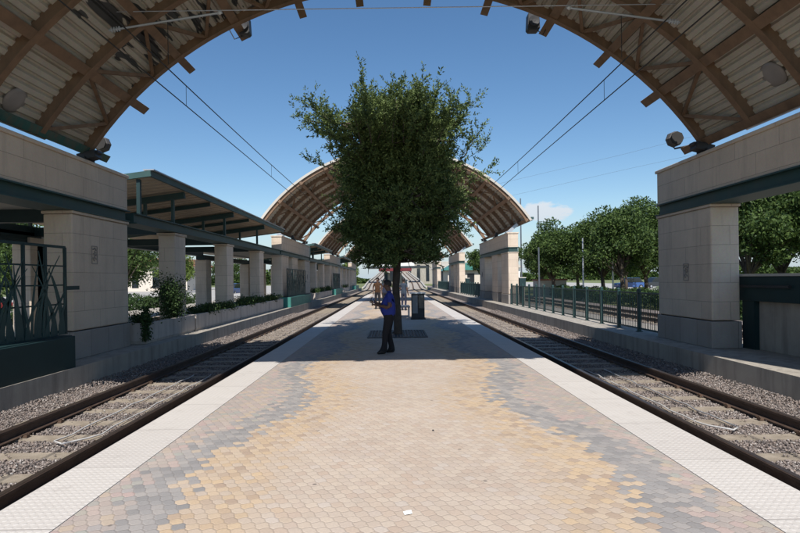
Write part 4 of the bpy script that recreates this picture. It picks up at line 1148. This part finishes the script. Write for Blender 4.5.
specs = [(-26, 52, 7.5, 4.2, 'dark tree seen between near left pillar and first column', 41, 'leaf_bg', 11000),
 (-33, 45, 7.5, 4.2, 'second dark tree left of the near left pillar gap', 42, 'leaf_bg', 10000),
 (-19.5, 20.0, 6.0, 2.8, 'tree behind the reed screen at the left edge', 43, 'leaf_bg', 8000),
 (-26.5, 27.0, 7.5, 3.8, 'tree farther behind the reed screen at the left edge', 46, 'leaf_bg', 9000),
 (-30, 58, 6.5, 4.5, 'dark tree behind the nearest flat canopy roof', 50, 'leaf_bg', 10000),
 (-22.5, 34, 6.0, 3.4, 'dark tree close behind the near left pillar', 51, 'leaf_bg', 9000),
 (-46, 78, 7.5, 5.0, 'wide dark tree beyond the left car park', 52, 'leaf_bg', 9000),
 (-38, 96, 7, 4.2, 'green tree seen between the second and third left columns', 44, 'leaf_bg2', 6000),
 (-11.5, 135, 6.2, 3.6, 'yellow green tree at the far left end of the tracks', 45, 'leaf_bg2', 6000),
 (-15.5, 142, 5.4, 3.8, 'low bushy tree beyond the far left gateway', 47, 'leaf_bg', 6000),
 (-40, 130, 8.0, 5.0, 'distant tree behind the left car park', 48, 'leaf_bg', 6000)]
for (x, y, h, r, lab, sd, mt, nl) in specs:
    clump_tree('tree', lab, x, y, -.6, h+.6, r, 1.6, sd, nl, mt, 'trees behind the left side platform', .26 if y < 60 else .4, .18)
# far tree belt
rng = np.random.default_rng(77)
nb = 60000; x = rng.uniform(-260, 300, nb); y = rng.uniform(300, 330, nb); h = 5.5+2.2*np.sin(x*.07)+1.6*np.sin(x*.19+1)
z = rng.uniform(0, 1, nb)**.7*h-.5; o = leaves('far_trees', np.stack([x,y,z],1), rng.normal(size=(nb,3)), 1.5, 'leaf_bg', None, rng, 1.3); struct(o, 'stuff')
# hedges along outer track
def hedge(x0, x1, y0, y1, h, n, mat, label, seed, ls=.16):
    rng = np.random.default_rng(seed); th = thing('hedge', label, 'hedge', ((x0+x1)/2, (y0+y1)/2, -.5))
    x = rng.uniform(x0, x1, n); y = rng.uniform(y0, y1, n)
    top = h*(.72+.16*np.sin(y*1.3+seed)+.12*np.sin(y*2.9)+.1*np.sin(x*4))
    z = -.55+(top+.55)*rng.uniform(0, 1, n)**.55
    leaves('foliage', np.stack([x,y,z],1), rng.normal(size=(n,3)), ls, mat, th, rng, 1.7)
    m = MB(); y = y0+.5
    while y < y1: m.tube([((x0+x1)/2, y, -.6), ((x0+x1)/2, y+.1, h*.4)], .03, 5); y += 1.2
    m.build('stems', 'trunk', th)
hedge(16.4, 18.4, 18, 42, .8, 22000, 'leaf_shrub', 'long dark hedge behind the outer track and the fence', 1)
hedge(18.8, 20.6, 26, 40, .95, 12000, 'leaf_sage', 'pale grey green shrubs in front of the blue car', 2)
hedge(16.4, 18.2, 43, 58, .8, 12000, 'leaf_shrub', 'dark bushes beside the grey cabinet', 3)
hedge(16.8, 19, 2, 17, 1.5, 12000, 'leaf_shrub', 'dark hedge beyond the low green wall at the right edge', 4)
hedge(-17.5, -9.5, 112, 124, 1.2, 9000, 'leaf_bg2', 'yellow green bushes at the far left end of the tracks', 5, .3)
hedge(-17.2, -15.8, 20, 44, .9, 12000, 'leaf_shrub', 'low hedge between the left back columns and the plaza', 6)

# cabinet, poles
th = thing('equipment_cabinet', 'tan equipment cabinet left of the right hand trees', 'cabinet', (13.8+3.2, 61, -.6))
m = MB(); m.box(15.6, 18.9, 60, 61.5, -.6, 1.25); m.build('cabinet_body', 'stucco', th); m = MB(); m.box(15.5, 19.0, 59.9, 61.6, 1.25, 1.4); m.build('lid', 'brick', th)
def pole(x, y, h, r, label, mat='galv', arm=0):
    th = thing('light_pole', label, 'pole', (x, y, -.5))
    m = MB(); m.tube([(x,y,-.55),(x,y,h)], [r*1.15, r*.85], 8); m.build('mast', mat, th)
    m = MB(); m.lathe((x,y,-.58), [(r*2.4,0),(r*2.2,.12),(r*1.2,.2)], 8); m.build('base', 'concrete', th)
    if arm: m = MB(); m.tube([(x,y,h-.1),(x-arm,y,h+.1)], r*.5, 6); m.box(x-arm-.5, x-arm, y-.12, y+.12, h+.02, h+.16); m.build('lamp_head', 'galv', th)
pole(8.25, 31.3, 3.35, .05, 'thin grey post standing behind the fence near the second arch', 'grey_metal')
pole(17.0, 49.2, 5.1, .07, 'pale pole in front of the middle right hand tree')
pole(19.2, 48.0, 6.0, .075, 'taller white pole before the tallest right hand tree', 'white')
pole(23.5, 30.6, 3.1, .09, 'white pole low between near right pillar and edge trees', 'white')
pole(26.2, 30.4, 2.9, .07, 'thin green grey pole at the right edge over the low wall', 'galv')
pole(28, 120, 19, .16, 'tall thin distant mast left of the cloud', 'grey_metal'); pole(33.2, 125, 18, .16, 'distant mast just left of the right hand trees', 'grey_metal')
pole(-13.2, 150, 12, .12, 'thin far mast above the left end trees', 'grey_metal', 0)

# cars
def car(x, y, rz, mat, label, suv=False):
    th = thing('parked_car', label, 'car', (x, y, -.45), 'parked cars', 0)
    z0 = -.45
    L_, W_ = 4.5, 1.8; hb = .95 if suv else .8; ht = 1.75 if suv else 1.42
    side = [(-2.25,.35),(-2.28,.7),(-2.1,hb),(-1.1,hb+.08),(2.0,hb+.05),(2.25,hb-.1),(2.27,.4),(2.0,.28),(-2.0,.28)]
    def put(m, name, mt, bev=0):
        o = m.build(name, mt, None, bevel=bev); o.parent = th.obj; return o
    m = MB(); m.prism(side, -W_/2, W_/2); put(m, 'body', mat, .06)
    cab = [(-1.25,hb+.02),(-.55,ht-.04),(.0,ht),(1.3,ht-.02) if suv else (.9,ht-.03),(2.0,hb+.02) if suv else (1.7,hb+.02)]
    m = MB(); m.prism(cab, -W_/2+.14, W_/2-.14); put(m, 'window', 'glass', .04)
    m = MB(); m.prism([(-.5,ht-.02),(.0,ht+.03),(1.28 if suv else .85,ht+.02),(1.3 if suv else .9,ht-.02)], -W_/2+.13, W_/2-.13); put(m, 'roof', mat)
    for xx in (-1.4, 1.4):
        for yy in (-W_/2+.02, W_/2-.02):
            m = MB(); m.lathe((xx, yy, .33), [(.28,-.1),(.33,-.08),(.33,.08),(.28,.1)], 16, 'y'); w = put(m, 'wheel', 'tyre')
            m = MB(); m.lathe((xx, yy, .33), [(.18,-.11),(.2,0),(.18,.11)], 12, 'y'); r_ = m.build('rim', 'galv'); r_.parent = w
    for yy in (-.6, .6):
        m = MB(); m.box(-2.3, -2.2, yy-.18, yy+.18, .62, .76); put(m, 'headlight', 'lamp')
        m = MB(); m.box(2.2, 2.29, yy-.18, yy+.18, .66, .8); put(m, 'tail_light', 'red')
    th.obj.rotation_euler[2] = rz
car(37.5, 87, .1, 'carblue', 'blue parked car with a dark window behind the pale shrubs', True)
car(43.0, 90, .2, 'cardark', 'dark parked car right of the blue one', True)
car(54, 95, 1.5, 'carwhite', 'white parked car farthest right behind trees')
car(-25, 84, 1.5, 'carblue', 'blue van seen between the second and third left columns', True)
car(-24, 40, 1.4, 'carwhite', 'white parked car beyond the first left column', False)
car(-27.5, 36, 1.4, 'carred', 'red parked car behind the reed screen', False)
car(-31, 60, 1.5, 'cardark', 'dark parked car in the left car park', False)
car(-27, 100, 1.5, 'carwhite', 'white parked car deepest in the left car park', True)

# faint power lines far right
th = thing('power_line', 'faint distant power lines right of the second arch', 'power line', (60, 120, 20))
for k, (za, zb) in enumerate(((27, 44), (23, 38))):
    m = MB(); m.tube([(18, 150, za-2), (60, 140, za+6), (110, 130, zb)], .02, 4); m.build('cable', 'grey_metal', th)

# ------------------------------------------------------------------ sky, sun, camera
w = bpy.data.worlds.new('World'); SC.world = w; w.use_nodes = True; t = w.node_tree; t.nodes.clear()
out = N(t, 'ShaderNodeOutputWorld'); bg = N(t, 'ShaderNodeBackground'); bg.inputs[1].default_value = .083
sky = N(t, 'ShaderNodeTexSky'); sky.sky_type = 'NISHITA'; sky.sun_disc = False
sky.sun_elevation = math.atan(1/KS); sky.sun_rotation = PI; sky.air_density = 1.1; sky.dust_density = .3; sky.ozone_density = 3.0; sky.altitude = 150
co = coords(t, 'Generated'); s = N(t, 'ShaderNodeSeparateXYZ'); L(t, co, s.inputs[0])
az = M_(t, 'ARCTAN2', s.outputs[0], s.outputs[1])
cb = N(t, 'ShaderNodeCombineXYZ'); L(t, M_(t, 'MULTIPLY', az, 22.), cb.inputs[0]); L(t, M_(t, 'MULTIPLY', s.outputs[2], 46.), cb.inputs[1])
cn = noise(t, cb.outputs[0], 1.0, 7, .62)
# one small cumulus low on the right, thin haze band near the horizon
dx_ = M_(t, 'DIVIDE', M_(t, 'SUBTRACT', az, .278), .050); dz_ = M_(t, 'DIVIDE', M_(t, 'SUBTRACT', s.outputs[2], .115), .022)
d_ = M_(t, 'SQRT', M_(t, 'ADD', M_(t, 'MULTIPLY', dx_, dx_), M_(t, 'MULTIPLY', dz_, dz_)))
cl = M_(t, 'SUBTRACT', M_(t, 'MULTIPLY', cn.outputs[0], 1.9), M_(t, 'MULTIPLY', d_, .75))
cl = ramp(t, cl, [(.30, 0.), (.52, 1.)])
low = ramp(t, s.outputs[2], [(.0, 1.), (.14, 0.)])
cl2 = M_(t, 'MULTIPLY', ramp(t, cn.outputs[0], [(.50, 0.), (.70, 1.)]), M_(t, 'MULTIPLY', low, .45))
clf = M_(t, 'MULTIPLY', M_(t, 'MAXIMUM', cl, cl2), .8)
hs = N(t, 'ShaderNodeHueSaturation'); hs.inputs['Saturation'].default_value = 1.16; hs.inputs['Value'].default_value = 1.28; L(t, sky.outputs[0], hs.inputs['Color'])
c = mix(t, clf, hs.outputs[0], (8.2, 8.4, 8.8))
c = mix(t, ramp(t, s.outputs[2], [(.0, .85), (.13, .0)]), c, (4.6, 6.0, 7.4))
L(t, c, bg.inputs[0]); L(t, bg.outputs[0], out.inputs[0])

sun = bpy.data.lights.new('sun', 'SUN'); sun.energy = 5.0; sun.angle = math.radians(.53); sun.color = (1, .96, .90)
so = bpy.data.objects.new('sun', sun); C.objects.link(so); so.rotation_euler = (math.atan(KS), 0, math.radians(-1.0)); so.location = (0, -20, 30)

cam = bpy.data.cameras.new('camera'); co_ = bpy.data.objects.new('camera', cam); C.objects.link(co_)
co_.location = (-.08, 0, EYE)
co_.rotation_euler = (Matrix.Rotation(PI/2, 3, 'X') @ Matrix.Rotation(math.radians(-.8), 3, 'Z')).to_euler()
cam.sensor_width = 36; cam.lens = 545/800*36; cam.shift_x = 6/800; cam.shift_y = 12.5/800
cam.clip_start = .05; cam.clip_end = 3000
SC.camera = co_
SC.view_settings.view_transform = 'Standard'; SC.view_settings.look = 'None'; SC.view_settings.gamma = 1; SC.view_settings.exposure = .22
SC.render.engine = 'CYCLES'
